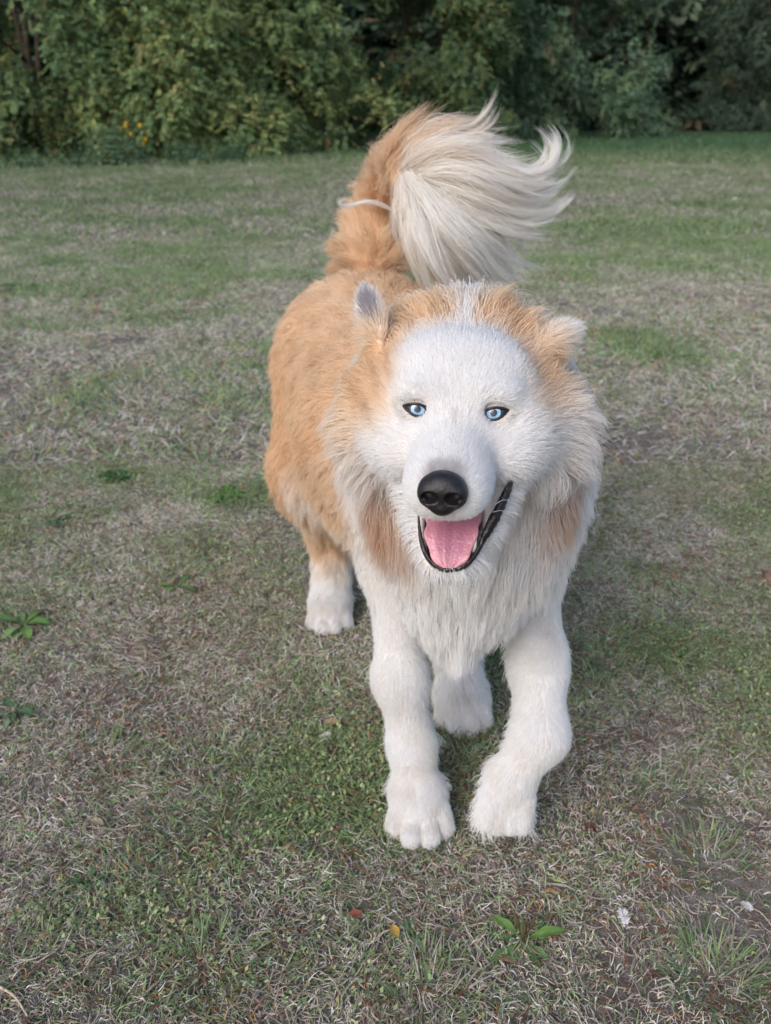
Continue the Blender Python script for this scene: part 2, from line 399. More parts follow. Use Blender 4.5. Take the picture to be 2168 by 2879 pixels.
def leaves_on(centres, out, r, n_twig, n_leaf, size, twig_len, pal, palw, droop=0.25, bright=None):
    """compound sprays: every centre carries twigs, every twig carries two rows of leaflets"""
    nc = len(centres)
    B = np.repeat(centres, n_twig, 0); O = np.repeat(out, n_twig, 0); m = len(B)
    D = unit(O * 0.9 + r.normal(0, 0.65, (m, 3)) + np.array([0, 0, -droop]) * r.random((m, 1)))
    TL = twig_len * r.uniform(0.6, 1.3, m)
    B = B + r.normal(0, twig_len * 0.35, (m, 3))
    side = unit(np.cross(D, np.array([0, 0, 1.0])) + 1e-4)
    up = unit(np.cross(side, D))
    s = np.linspace(0.12, 1.0, n_leaf)
    Pp = B[:, None] + D[:, None] * (TL[:, None] * s)[..., None] + np.array([0, 0, -1]) * (0.12 * TL[:, None] * s ** 2)[..., None]
    sgn = np.where(np.arange(n_leaf) % 2 == 0, 1.0, -1.0)
    ld = unit(side[:, None] * sgn[None, :, None] + D[:, None] * 0.6 + r.normal(0, 0.30, (m, n_leaf, 3)) + np.array([0, 0, -0.25]))
    nn = unit(up[:, None] * 0.7 + O[:, None] * 0.6 + r.normal(0, 0.45, (m, n_leaf, 3)))
    wd = unit(np.cross(ld, nn))
    sz = size * r.uniform(0.65, 1.3, (m, n_leaf, 1))
    b = Pp; mid = b + ld * sz * 0.5 ; tip = b + ld * sz + np.array([0, 0, -0.12]) * sz
    V = np.stack([b, mid + wd * sz * 0.24, tip, mid - wd * sz * 0.24], 2).reshape(-1, 3)
    F = np.arange(len(V)).reshape(-1, 4)
    ci = r.choice(len(pal), nc, p=palw)
    base = pal[ci]
    base = np.repeat(np.repeat(base, n_twig, 0), n_leaf, 0)
    other = pal[r.choice(len(pal), len(base), p=palw)]
    mixf = (r.random((len(base), 1)) < 0.35)
    c = np.where(mixf, other, base) * r.uniform(0.9, 1.85, (len(base), 1))
    c = (c * 0.90 + c.mean(-1, keepdims=True) * 0.10) * np.array([0.90, 0.98, 1.02])
    return V, F, np.repeat(c, 4, 0)

def tree(name, label, cat, base, crown, n_clump, pal, palw, seed, size=0.062, trunk_r=0.09, zlow=0.12, group='trees along the edge of the field'):
    """crown: list of ellipsoids (dx, dy, z, rx, ry, rz) around the trunk foot"""
    r = np.random.default_rng(seed)
    base = np.array([base[0], base[1], float(gz(np.array(base[0]), np.array(base[1])))])
    root = empty(name, base); tag(root, label, cat, group)
    vol = np.array([c[3] * c[4] + c[4] * c[5] + c[3] * c[5] for c in crown]); pick = r.choice(len(crown), n_clump * 3, p=vol / vol.sum())
    E = np.array(crown)[pick]
    dirn = unit(r.normal(0, 1, (len(E), 3)))
    rad = 0.45 + 0.58 * r.random(len(E)) ** 0.55
    pt = base + E[:, :3] + dirn * E[:, 3:] * rad[:, None]
    lump = fbm(pt[:, 0] + pt[:, 2] * 0.7, pt[:, 2] + pt[:, 1] * 0.5, 0.95, seed, 2)
    keep = (pt[:, 2] > base[2] + zlow * (0.4 + 1.2 * r.random(len(pt)))) & (lump > 0.42)
    pt = pt[keep][:n_clump]; out = unit(dirn[keep][:n_clump] * np.array([1, 1, 0.6]))
    hi = pt[:, 2] > 4.2
    Vs, Fs, Cs, o = [], [], [], 0
    for sel, nt_, nl_, sz_, tl_ in ((~hi, 9, 14, size, 0.30), (hi, 3, 8, size * 2.4, 0.55)):
        if sel.sum() == 0: continue
        V, F, C = leaves_on(pt[sel], out[sel], r, nt_, nl_, sz_, tl_, pal, palw)
        Vs.append(V); Fs.append(F + o); Cs.append(C); o += len(V)
    cr = mesh_np('crown', np.concatenate(Vs), np.concatenate(Fs), M_LEAF, col=np.concatenate(Cs), smooth=False, loc=base); rel(cr, root)
    # trunk and limbs
    L = []
    top = max(c[2] for c in crown)
    for st in range(3):
        a = r.random() * 6.28; lean = r.uniform(0.1, 0.5)
        p0 = np.array([0.12 * math.cos(a), 0.12 * math.sin(a), -0.05]); pts = [p0]
        for k in range(1, 6): pts.append(p0 + np.array([math.cos(a) * lean * k * 0.3, math.sin(a) * lean * k * 0.3, top * k / 5]) + r.normal(0, 0.05, 3))
        L.append((pts, [trunk_r * (1 - 0.16 * k) for k in range(6)]))
        for b in range(4):
            i = 1 + b; a2 = r.random() * 6.28; q0 = pts[i]
            bp = [q0 + np.array([math.cos(a2), math.sin(a2), 0.5]) * 0.35 * k + r.normal(0, 0.04, 3) for k in range(4)]
            L.append((bp, [trunk_r * 0.45 * (1 - 0.25 * k) for k in range(4)]))
    V, F = tubes(L); tk = mesh_np('trunk', V, F, M_BARK, parent=root)
    return root

G1 = np.array([srgb(92, 112, 70), srgb(80, 104, 68), srgb(104, 120, 74), srgb(122, 128, 72), srgb(66, 90, 62), srgb(148, 130, 74)])
YEL = np.array([srgb(110, 128, 76), srgb(96, 118, 74), srgb(122, 134, 80), srgb(142, 140, 78), srgb(86, 108, 68), srgb(162, 142, 88)])
BLU = np.array([srgb(92, 116, 86), srgb(80, 106, 80), srgb(104, 124, 90), srgb(70, 94, 74), srgb(110, 122, 76), srgb(150, 120, 92)])
DRK = np.array([srgb(70, 86, 66), srgb(60, 78, 62), srgb(80, 94, 70), srgb(52, 68, 56), srgb(90, 96, 70), srgb(104, 90, 66)])  # woodland shade put into the leaf colour: darker greens for the wood behind
W6 = np.array([0.28, 0.24, 0.2, 0.12, 0.12, 0.04])
WY = np.array([0.26, 0.22, 0.2, 0.12, 0.14, 0.06])

def X(px, Y): return (px - 1084) / FPX * (Y * CP + 0.35)
def crown3(w, h, d, r):
    L = [(0, 0, h * 0.55, w, d, h * 0.5)]
    for k in range(7):
        a = r.random() * 6.28
        L.append((math.cos(a) * w * 0.6, math.sin(a) * d * 0.55, h * (0.16 + 0.6 * r.random()), w * r.uniform(0.35, 0.6), d * r.uniform(0.4, 0.6), h * r.uniform(0.14, 0.26)))
    for k in range(6): L.append((w * (k / 2.5 - 1) * 0.95, -d * r.uniform(0.0, 0.45), r.uniform(0.45, 0.85), w * 0.36, d * 0.35, r.uniform(0.45, 0.75)))
    return L
rr = np.random.default_rng(3)
TREES = [
    ('broadleaf_tree', 'dark green bushy tree in the upper left corner behind low nettles', 60, 16.2, 1.5, 5.2, 1.5, G1, W6, 1000),
    ('broadleaf_tree', 'olive green tree with yellowing leaves behind the yellow flowers', 420, 16.8, 1.8, 6.0, 1.6, YEL, WY, 1500),
    ('broadleaf_tree', 'yellowish autumn tree left of the raised tail', 800, 18.4, 1.8, 6.4, 1.7, YEL, WY, 1600),
    ('broadleaf_tree', 'mid green tree directly above the raised tail', 1200, 21.4, 2.1, 6.8, 1.8, G1, W6, 1700),
    ('broadleaf_tree', 'bluish green rounded tree beside the dark gap in the wood', 1590, 24.5, 2.4, 7.2, 2.0, BLU, W6, 2000),
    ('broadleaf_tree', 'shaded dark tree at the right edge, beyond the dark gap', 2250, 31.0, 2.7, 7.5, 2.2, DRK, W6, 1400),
]
for i, (nm, lab, px, Y, w, h, d, pal, pw, nc) in enumerate(TREES):
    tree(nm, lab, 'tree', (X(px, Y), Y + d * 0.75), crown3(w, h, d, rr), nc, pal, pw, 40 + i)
# trees just out of frame on both sides, so the edge of the wood goes on
tree('broadleaf_tree', 'green tree mostly outside the picture, cut by its left edge', 'tree', (X(-230, 16.5), 17.4), crown3(1.7, 5.4, 1.6, rr), 420, G1, W6, 61)

# the wood behind: one dark mass
r = np.random.default_rng(17)
n = 13000
sx = r.uniform(-26, 30, n); sy = r.random(n)
line = 22.5 + np.clip((sx + 8) * 0.62, -5, 17)
pt = np.stack([sx, line + 2.2 + sy * 8, r.uniform(0.2, 11.5, n)], -1)
gap = (np.abs(pt[:, 0] - 10.4) < 1.3) & (pt[:, 1] < 37) & (pt[:, 2] < 2.6)
pt = pt[~gap]
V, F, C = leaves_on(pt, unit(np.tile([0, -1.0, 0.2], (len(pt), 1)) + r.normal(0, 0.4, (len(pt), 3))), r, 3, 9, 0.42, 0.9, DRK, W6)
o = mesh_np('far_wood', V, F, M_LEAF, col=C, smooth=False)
tag(o, 'dark mass of woodland behind the trees at the field edge', 'wood', kind='stuff')

# ------------------------------------------------------------------ undergrowth at the foot of the trees
def herb(name, label, px, py, h, w, n_stem, pal, seed, flower=False, lsize=0.075):
    r = np.random.default_rng(seed); c = ground_at(px, py)
    base = np.array([c[0], c[1], float(gz(c[0:1], c[1:2])[0])])
    root = empty(name, base); tag(root, label, 'plant', 'weeds at the foot of the trees')
    st = []; LV = []; FL = []
    for k in range(n_stem):
        a = r.random() * 6.28; q = w * math.sqrt(r.random()); hh = h * r.uniform(0.55, 1.05)
        p0 = np.array([q * math.cos(a), q * 0.5 * math.sin(a), -0.02]); ln = r.normal(0, 0.12, 2)
        pts = [p0 + np.array([ln[0] * t, ln[1] * t, hh * t]) for t in np.linspace(0, 1, 5)]
        st.append((pts, [0.006, 0.005, 0.005, 0.004, 0.002]))
        nl = int(hh * 34)
        for j in range(nl):
            t = 0.1 + 0.9 * j / nl; p = p0 + np.array([ln[0] * t, ln[1] * t, hh * t]); aa = j * 2.4 + r.normal(0, 0.3)
            LV.append((p, aa, lsize * (1.1 - 0.6 * t) * r.uniform(0.8, 1.3)))
        if flower and k % 2 == 0: FL.append((pts[-1], r.random()))
    V, F = tubes(st, 4); mesh_np('stem', V, F, M_STEM, parent=root)
    p = np.array([l[0] for l in LV]); a = np.array([l[1] for l in LV]); s = np.array([l[2] for l in LV])[:, None]
    d = np.stack([np.cos(a), np.sin(a), r.normal(-0.15, 0.3, len(a))], -1); sd = np.stack([-np.sin(a), np.cos(a), 0 * a], -1)
    V = np.stack([p, p + d * s * 0.5 + sd * s * 0.28, p + d * s - np.array([0, 0, 0.2]) * s, p + d * s * 0.5 - sd * s * 0.28], 1).reshape(-1, 3)
    mesh_np('foliage', V, np.arange(len(V)).reshape(-1, 4), M_LEAF, col=np.repeat(pal[r.integers(0, len(pal), len(p))] * r.uniform(0.7, 1.1, (len(p), 1)), 4, 0), smooth=False, parent=root)
    for (p, q) in FL:
        th = np.linspace(0, math.pi, 7)[1:-1]; ph = np.linspace(0, 2 * math.pi, 10, endpoint=False); V = []
        for t in th:
            for f_ in ph: V.append(p + r.uniform(0.7, 1.4) * np.array([0.020 * math.sin(t) * math.cos(f_), 0.020 * math.sin(t) * math.sin(f_), 0.035 * math.cos(t)]))
        F = [(i * 10 + j, i * 10 + (j + 1) % 10, (i + 1) * 10 + (j + 1) % 10, (i + 1) * 10 + j) for i in range(4) for j in range(10)]
        mesh_np('flower_head', np.array(V), np.array(F), M_LEAF, col=np.tile(srgb(226, 178, 40), (len(V), 1)), smooth=False, parent=root)
    return root
M_STEM = mat_plain('herb_stem', (0.07, 0.10, 0.04), rough=0.7, spec=0.2)
NET = np.array([srgb(112, 150, 122), srgb(102, 140, 112), srgb(122, 158, 128), srgb(94, 130, 104)])
herb('nettle_clump', 'tall bluish green nettle clump left of the yellow flowers', 315, 466, 0.74, 0.28, 34, NET, 1)
herb('goldenrod', 'goldenrod clump with bright yellow flowers', 405, 462, 0.62, 0.16, 12, NET, 2, True)
herb('nettle_clump', 'low spreading nettle clump right of the yellow flowers', 520, 462, 0.44, 0.42, 44, NET, 3)
herb('nettle_clump', 'rounded nettle mound nearest the tail, at the tree foot', 640, 458, 0.46, 0.42, 46, NET, 4)
herb('nettle_clump', 'low nettles in front of the leftmost dark bush', 190, 470, 0.34, 0.5, 34, NET, 5)
herb('nettle_clump', 'low nettles at the left picture edge', 40, 470, 0.32, 0.5, 34, NET, 6)
herb('leafy_sapling', 'leafy dark green sapling rising beside the nettles at left', 180, 456, 0.95, 0.22, 20, G1, 7, lsize=0.10)
# ------------------------------------------------------------------ the dog: one implicit body, meshed as a continuous surface
YAW = R(9)
HO = np.array([0.059, 0.722, 0.624])                       # between the eyes
HF = np.array([-math.sin(YAW), -math.cos(YAW), 0.0]); HR = np.array([math.cos(YAW), -math.sin(YAW), 0.0]); HU = np.array([0, 0, 1.0])
def H(r, f, u): return HO + r * HR + f * HF + u * HU
def to_head(p):
    d = p - HO; return np.stack([d @ HR, d @ HF, d @ HU], -1)
HEAD_M = np.stack([HR, HF, HU])                             # rows: local axes
def yaw_m(a): c, s = math.cos(a), math.sin(a); return np.array([[c, s, 0], [-s, c, 0], [0, 0, 1.0]])
BODY_M = yaw_m(R(14)); I3 = np.eye(3)

def sd_cone(p, a, b, r1, r2):
    a = np.asarray(a); b = np.asarray(b); ba = b - a
    t = np.clip(((p - a) @ ba) / (ba @ ba), 0, 1)
    return np.linalg.norm(p - a - t[..., None] * ba, axis=-1) - (r1 + t * (r2 - r1))
def sd_ell(p, c, rad, M):
    q = (p - np.asarray(c)) @ M.T; rad = np.asarray(rad)
    k0 = np.linalg.norm(q / rad, axis=-1); k1 = np.linalg.norm(q / rad ** 2, axis=-1)
    return k0 * (k0 - 1.0) / (k1 + 1e-9)

PR = []
def E(c, rad, M=I3, k=0.04, L=0.04, lift=0.45, flow=(0, 1, -0.4), tan=0.0, head=0.0):
    PR.append(dict(t='e', c=np.asarray(c, float), r=np.asarray(rad, float), M=M, k=k, L=L, lift=lift, flow=np.asarray(flow, float), tan=tan, head=head))
def Cn(a, b, r1, r2, k=0.03, L=0.02, lift=0.3, flow=(0, 0.2, -1), tan=0.0, head=0.0):
    PR.append(dict(t='c', a=np.asarray(a, float), b=np.asarray(b, float), r1=r1, r2=r2, k=k, L=L, lift=lift, flow=np.asarray(flow, float), tan=tan, head=head))
def pd(pr, p):
    return sd_ell(p, pr['c'], pr['r'], pr['M']) if pr['t'] == 'e' else sd_cone(p, pr['a'], pr['b'], pr['r1'], pr['r2'])
def pbox(pr):
    if pr['t'] == 'e': m = pr['r'].max(); return pr['c'] - m, pr['c'] + m
    m = max(pr['r1'], pr['r2']); return np.minimum(pr['a'], pr['b']) - m, np.maximum(pr['a'], pr['b']) + m

# torso
E((0.098, 0.99, 0.455), (0.112, 0.16, 0.152), BODY_M, 0.05, 0.055, 0.5, (0, 0.6, -0.8), 0.10)
E((0.040, 1.15, 0.450), (0.150, 0.20, 0.150), BODY_M, 0.06, 0.045, 0.40, (-0.1, 1, -0.55), 1.0)
E((0.000, 1.32, 0.475), (0.135, 0.18, 0.130), BODY_M, 0.06, 0.045, 0.42, (-0.1, 1, -0.45), 1.0)
E((-0.030, 1.45, 0.490), (0.125, 0.115, 0.122), BODY_M, 0.06, 0.050, 0.45, (-0.1, 1, -0.4), 1.0)
E((0.02, 1.22, 0.355), (0.09, 0.20, 0.06), BODY_M, 0.05, 0.060, 0.35, (0, 0.5, -1), 0.25)           # belly
E((0.085, 0.885, 0.405), (0.070, 0.055, 0.112), I3, 0.05, 0.062, 0.36, (0, -0.1, -1), 0.0)           # fore chest
# neck and its ruff
Cn((0.092, 1.00, 0.545), (0.068, 0.825, 0.605), 0.105, 0.082, 0.05, 0.060, 0.55, (0, 1, -0.5), 0.45)
E((0.082, 0.87, 0.570), (0.100, 0.06, 0.106), HEAD_M, 0.04, 0.062, 0.52, (0, 0.35, -0.8), 0.15)
E((0.078, 0.85, 0.640), (0.070, 0.05, 0.040), HEAD_M, 0.03, 0.040, 0.55, (0, 1, 0.15), 0.30)
E((0.080, 0.85, 0.485), (0.090, 0.05, 0.075), HEAD_M, 0.04, 0.062, 0.40, (0, 0.05, -1), 0.0)
# shoulders and fore legs
Cn((0.030, 0.95, 0.47), (0.011, 1.00, 0.33), 0.056, 0.027, 0.05, 0.024, 0.26, (0, 0.35, -1), 0.12)
Cn((0.011, 1.00, 0.33), (0.019, 0.955, 0.19), 0.028, 0.0255, 0.04, 0.018, 0.18, (0, 0.25, -1), 0.0)
Cn((0.019, 0.955, 0.19), (0.034, 0.935, 0.10), 0.0255, 0.0245, 0.03, 0.014, 0.15, (0, 0.15, -1), 0.0)
Cn((0.034, 0.935, 0.10), (0.041, 0.915, 0.045), 0.0245, 0.027, 0.02, 0.014, 0.15, (0, 0.0, -1), 0.0)
E((0.043, 0.908, 0.034), (0.034, 0.040, 0.030), I3, 0.02, 0.011, 0.2, (0, -0.9, -0.5), 0.0)
for (tx, ty, bx) in ((0.015, 0.878, 0.024), (0.034, 0.861, 0.036), (0.055, 0.861, 0.052), (0.073, 0.877, 0.064)):
    Cn((bx, 0.895, 0.032), (tx, ty, 0.015), 0.0160, 0.0130, 0.002, 0.008, 0.2, (0, -1, -0.35), 0.0)
Cn((0.170, 0.95, 0.47), (0.185, 1.00, 0.335), 0.054, 0.029, 0.05, 0.024, 0.26, (0, 0.35, -1), 0.0)
Cn((0.185, 1.00, 0.335), (0.190, 0.93, 0.235), 0.029, 0.0275, 0.04, 0.018, 0.18, (0, 0.25, -1), 0.0)
Cn((0.190, 0.93, 0.235), (0.188, 0.872, 0.166), 0.028, 0.0275, 0.03, 0.014, 0.15, (0, 0.15, -1), 0.0)
Cn((0.188, 0.872, 0.166), (0.158, 0.860, 0.116), 0.0265, 0.0235, 0.02, 0.016, 0.16, (-0.2, 0.1, -1), 0.0)
E((0.152, 0.855, 0.100), (0.0265, 0.022, 0.032), I3, 0.02, 0.011, 0.2, (-0.1, -0.1, -1), 0.0)
for (tx, bx) in ((0.126, 0.135), (0.139, 0.146), (0.156, 0.158), (0.169, 0.169)):
    Cn((bx - 0.002, 0.848, 0.094), (tx - 0.002, 0.840, 0.062 - 0.006 * (0.135 < tx < 0.17)), 0.0145, 0.0118, 0.002, 0.007, 0.2, (0, -0.3, -1), 0.0)
# hind legs
Cn((-0.065, 1.44, 0.47), (-0.100, 1.34, 0.33), 0.100, 0.072, 0.05, 0.045, 0.4, (-0.1, 0.7, -1), 1.0)
Cn((-0.100, 1.34, 0.33), (-0.100, 1.485, 0.155), 0.066, 0.034, 0.04, 0.040, 0.35, (0, 0.6, -1), 0.75)
Cn((-0.100, 1.485, 0.155), (-0.101, 1.435, 0.05), 0.032, 0.029, 0.03, 0.022, 0.28, (0, 0.1, -1), 0.6)
E((-0.101, 1.41, 0.030), (0.037, 0.044, 0.029), I3, 0.02, 0.011, 0.2, (0, -0.9, -0.5), 0.0)
for (tx, ty, bx) in ((-0.127, 1.378, -0.119), (-0.111, 1.364, -0.108), (-0.091, 1.364, -0.094), (-0.075, 1.377, -0.083)):
    Cn((bx, 1.40, 0.030), (tx, ty, 0.015), 0.0165, 0.0135, 0.004, 0.010, 0.25, (0, -1, -0.35), 0.0)
Cn((0.035, 1.42, 0.47), (0.085, 1.20, 0.33), 0.098, 0.068, 0.05, 0.045, 0.4, (0.1, 0.7, -1), 0.9)
Cn((0.085, 1.20, 0.33), (0.108, 1.255, 0.150), 0.062, 0.034, 0.04, 0.040, 0.35, (0, 0.6, -1), 0.2)
Cn((0.108, 1.255, 0.150), (0.116, 1.16, 0.05), 0.032, 0.029, 0.03, 0.024, 0.28, (0.2, 0.1, -1), 0.0)
E((0.118, 1.135, 0.030), (0.037, 0.044, 0.029), I3, 0.02, 0.024, 0.35, (0.3, -0.9, -0.5), 0.0)
for (tx, ty, bx) in ((0.091, 1.103, 0.099), (0.107, 1.089, 0.110), (0.128, 1.089, 0.125), (0.145, 1.102, 0.137)):
    Cn((bx, 1.125, 0.030), (tx, ty, 0.015), 0.016, 0.013, 0.006, 0.016, 0.3, (0, -1, -0.35), 0.0)
# head
h0 = len(PR)
E(H(0, -0.050, -0.004), (0.063, 0.068, 0.047), HEAD_M, 0.03, 0.012, 0.12, (0, 1, 0.2), 0.0, 1)                 # cranium
E(H(0, -0.031, 0.023), (0.053, 0.028, 0.029), HEAD_M, 0.03, 0.0075, 0.09, (0, 1, 0.2), 0.0, 1)
for s in (-1, 1):
    E(H(s * 0.028, -0.002, 0.0185), (0.021, 0.015, 0.0105), HEAD_M, 0.014, 0.008, 0.12, (0, 1, 0.2), 0.0, 1)      # brow
    E(H(s * 0.038, -0.012, -0.036), (0.030, 0.034, 0.026), HEAD_M, 0.024, 0.010, 0.14, (0, 1, -0.3), 0.0, 1)
    E(H(s * 0.048, -0.038, -0.026), (0.035, 0.044, 0.034), HEAD_M, 0.025, 0.020, 0.24, (0, 1, -0.2), 0.0, 1)   # cheek
    E(H(s * 0.068, -0.075, -0.038), (0.042, 0.036, 0.052), HEAD_M, 0.03, 0.060, 0.44, (0, 1, -0.6), 0.10, 0.55) # cheek ruff
    E(H(s * 0.0150 + 0.001, 0.052, -0.042), (0.0178, 0.038, 0.0190), HEAD_M, 0.016, 0.0065, 0.14, (0, 1, 0), 0.0, 1)       # flews
Cn(H(0, -0.005, -0.018), H(0, 0.072, -0.0365), 0.0295, 0.0205, 0.022, 0.0065, 0.14, (0, 1, 0), 0.0, 1)             # muzzle
# lower jaw
JAW = len(PR)
Cn(H(0, -0.03, -0.088), H(0, 0.040, -0.122), 0.034, 0.012, 0.015, 0.016, 0.25, (0, 0.5, -1), 0.0, 1)
for s in (-1, 1):
    Cn(H(s * 0.042 + 0.003, -0.012, -0.062), H(s * 0.014 + 0.003, 0.047, -0.113), 0.012, 0.008, 0.012, 0.026, 0.32, (s * 0.4, 0.6, -0.8), 0.0, 0.35)
E(H(0.003, 0.051, -0.116), (0.018, 0.014, 0.011), HEAD_M, 0.012, 0.010, 0.25, (0, 0.6, -0.6), 0.0, 1)
# ears
EAR_L0, EAR_L1 = at(1062, 940, 0.815), at(1036, 838, 0.830)
EAR_R0, EAR_R1 = at(1540, 965, 0.805), at(1590, 935, 0.815)
def ear_frame(a, b, face):
    z = (b - a) / np.linalg.norm(b - a); y = np.asarray(face, float); y = y - z * (y @ z); y /= np.linalg.norm(y); x = np.cross(y, z)
    return np.stack([x, y, z])
EML = ear_frame(EAR_L0, EAR_L1, (-0.5, -0.8, 0)); EMR = ear_frame(EAR_R0, EAR_R1, (0.5, -0.7, 0.3))
E((EAR_L0 + EAR_L1) / 2 - HU * 0.004, (0.0110, 0.0052, 0.028), EML, 0.008, 0.014, 0.20, EAR_L1 - EAR_L0, 0.08)
E((EAR_R0 + EAR_R1) / 2, (0.011, 0.005, 0.022), EMR, 0.012, 0.011, 0.25, EAR_R1 - EAR_R0, 0.12)
# tail core
TAIL = [at(1040, 730, 1.53), at(1050, 650, 1.56), at(1075, 570, 1.55), at(1104, 490, 1.52), at(1132, 440, 1.47), at(1150, 460, 1.42), at(1155, 510, 1.39)]
TR = [0.048, 0.036, 0.030, 0.026, 0.022, 0.018, 0.011]
for i in range(6):
    tdir = TAIL[i + 1] - TAIL[i]
    Cn(TAIL[i], TAIL[i + 1], TR[i], TR[i + 1], 0.015, 0.050, 0.42, unit(tdir) + np.array([-0.25, 0.1, 0.1]), 1.0)

ax = np.concatenate([np.arange(-0.275, -0.08, 0.007), np.arange(-0.08, 0.235, 0.004), np.arange(0.235, 0.30, 0.007)])
ay = np.concatenate([np.arange(0.585, 0.84, 0.0034), np.arange(0.84, 0.96, 0.005), np.arange(0.96, 1.68, 0.008)])
az_ = np.concatenate([np.arange(-0.012, 0.47, 0.005), np.arange(0.47, 0.72, 0.0034), np.arange(0.72, 0.90, 0.007)])

def field(ax, ay, az, prims, cut=None):
    D = np.full((len(ax), len(ay), len(az)), 0.12, np.float32)
    for pr in prims:
        lo, hi = pbox(pr); m = pr['k'] + 0.035
        i0, i1 = np.searchsorted(ax, [lo[0] - m, hi[0] + m]); j0, j1 = np.searchsorted(ay, [lo[1] - m, hi[1] + m]); k0, k1 = np.searchsorted(az, [lo[2] - m, hi[2] + m])
        if i1 <= i0 or j1 <= j0 or k1 <= k0: continue
        g = np.stack(np.meshgrid(ax[i0:i1], ay[j0:j1], az[k0:k1], indexing='ij'), -1)
        d = pd(pr, g); s = D[i0:i1, j0:j1, k0:k1]; k = pr['k']
        h = np.maximum(k - np.abs(s - d), 0) / k
        D[i0:i1, j0:j1, k0:k1] = np.minimum(s, d) - h * h * k * 0.25
    if cut is not None: D = cut(D, ax, ay, az)
    return D

def sd_mouth(p):
    q = to_head(p); q = (q - np.array([0.004, 0, 0])) * np.array([1 / 1.15, 1, 1])
    a = np.array([0, -0.015, -0.066]); b = np.array([0, 0.095, -0.098]); ba = b - a
    t = np.clip(((q - a) @ ba) / (ba @ ba), 0, 1)
    return np.linalg.norm(q - a - t[..., None] * ba, axis=-1) - (0.004 + t * 0.0185)
def sd_eye(p):
    return np.minimum(np.linalg.norm(p - EYE_C[0], axis=-1), np.linalg.norm(p - EYE_C[1], axis=-1)) - EYE_R
EYE_R = 0.0150
def _smooth_d(p):
    s = np.full(len(p), 0.12)
    for pr in PR:
        d = pd(pr, p); k = pr['k']; h = np.maximum(k - np.abs(s - d), 0) / k; s = np.minimum(s, d) - h * h * k * 0.25
    return s
EYE_C = []
for s_ in (-1, 1):
    fs = np.linspace(-0.05, 0.05, 400); dd = _smooth_d(np.array([H(s_ * 0.0325, f, 0.0) for f in fs]))
    i_ = np.nonzero(dd < -0.0108)[0].max(); EYE_C.append(H(s_ * 0.0325, fs[i_], 0.0))
def sd_eyecut(p):
    d = sd_eye(p)
    for ec in EYE_C:
        gz_ = unit(np.array([0, 0, CAM_H]) - ec); d = np.minimum(d, sd_cone(p, ec, ec + gz_ * 0.035, 0.0092, 0.0108))
    return d
def cut(D, ax, ay, az):
    lo = HO - np.array([0.12, 0.16, 0.16]); hi = HO + np.array([0.12, 0.06, 0.05])
    i0, i1 = np.searchsorted(ax, [lo[0], hi[0]]); j0, j1 = np.searchsorted(ay, [lo[1], hi[1]]); k0, k1 = np.searchsorted(az, [lo[2], hi[2]])
    g = np.stack(np.meshgrid(ax[i0:i1], ay[j0:j1], az[k0:k1], indexing='ij'), -1)
    s = D[i0:i1, j0:j1, k0:k1]
    for dd in (-sd_mouth(g), -sd_eyecut(g)):
        k = 0.006; h = np.maximum(k - np.abs(s - dd), 0) / k; s = np.maximum(s, dd) + h * h * k * 0.25
    D[i0:i1, j0:j1, k0:k1] = s
    return D

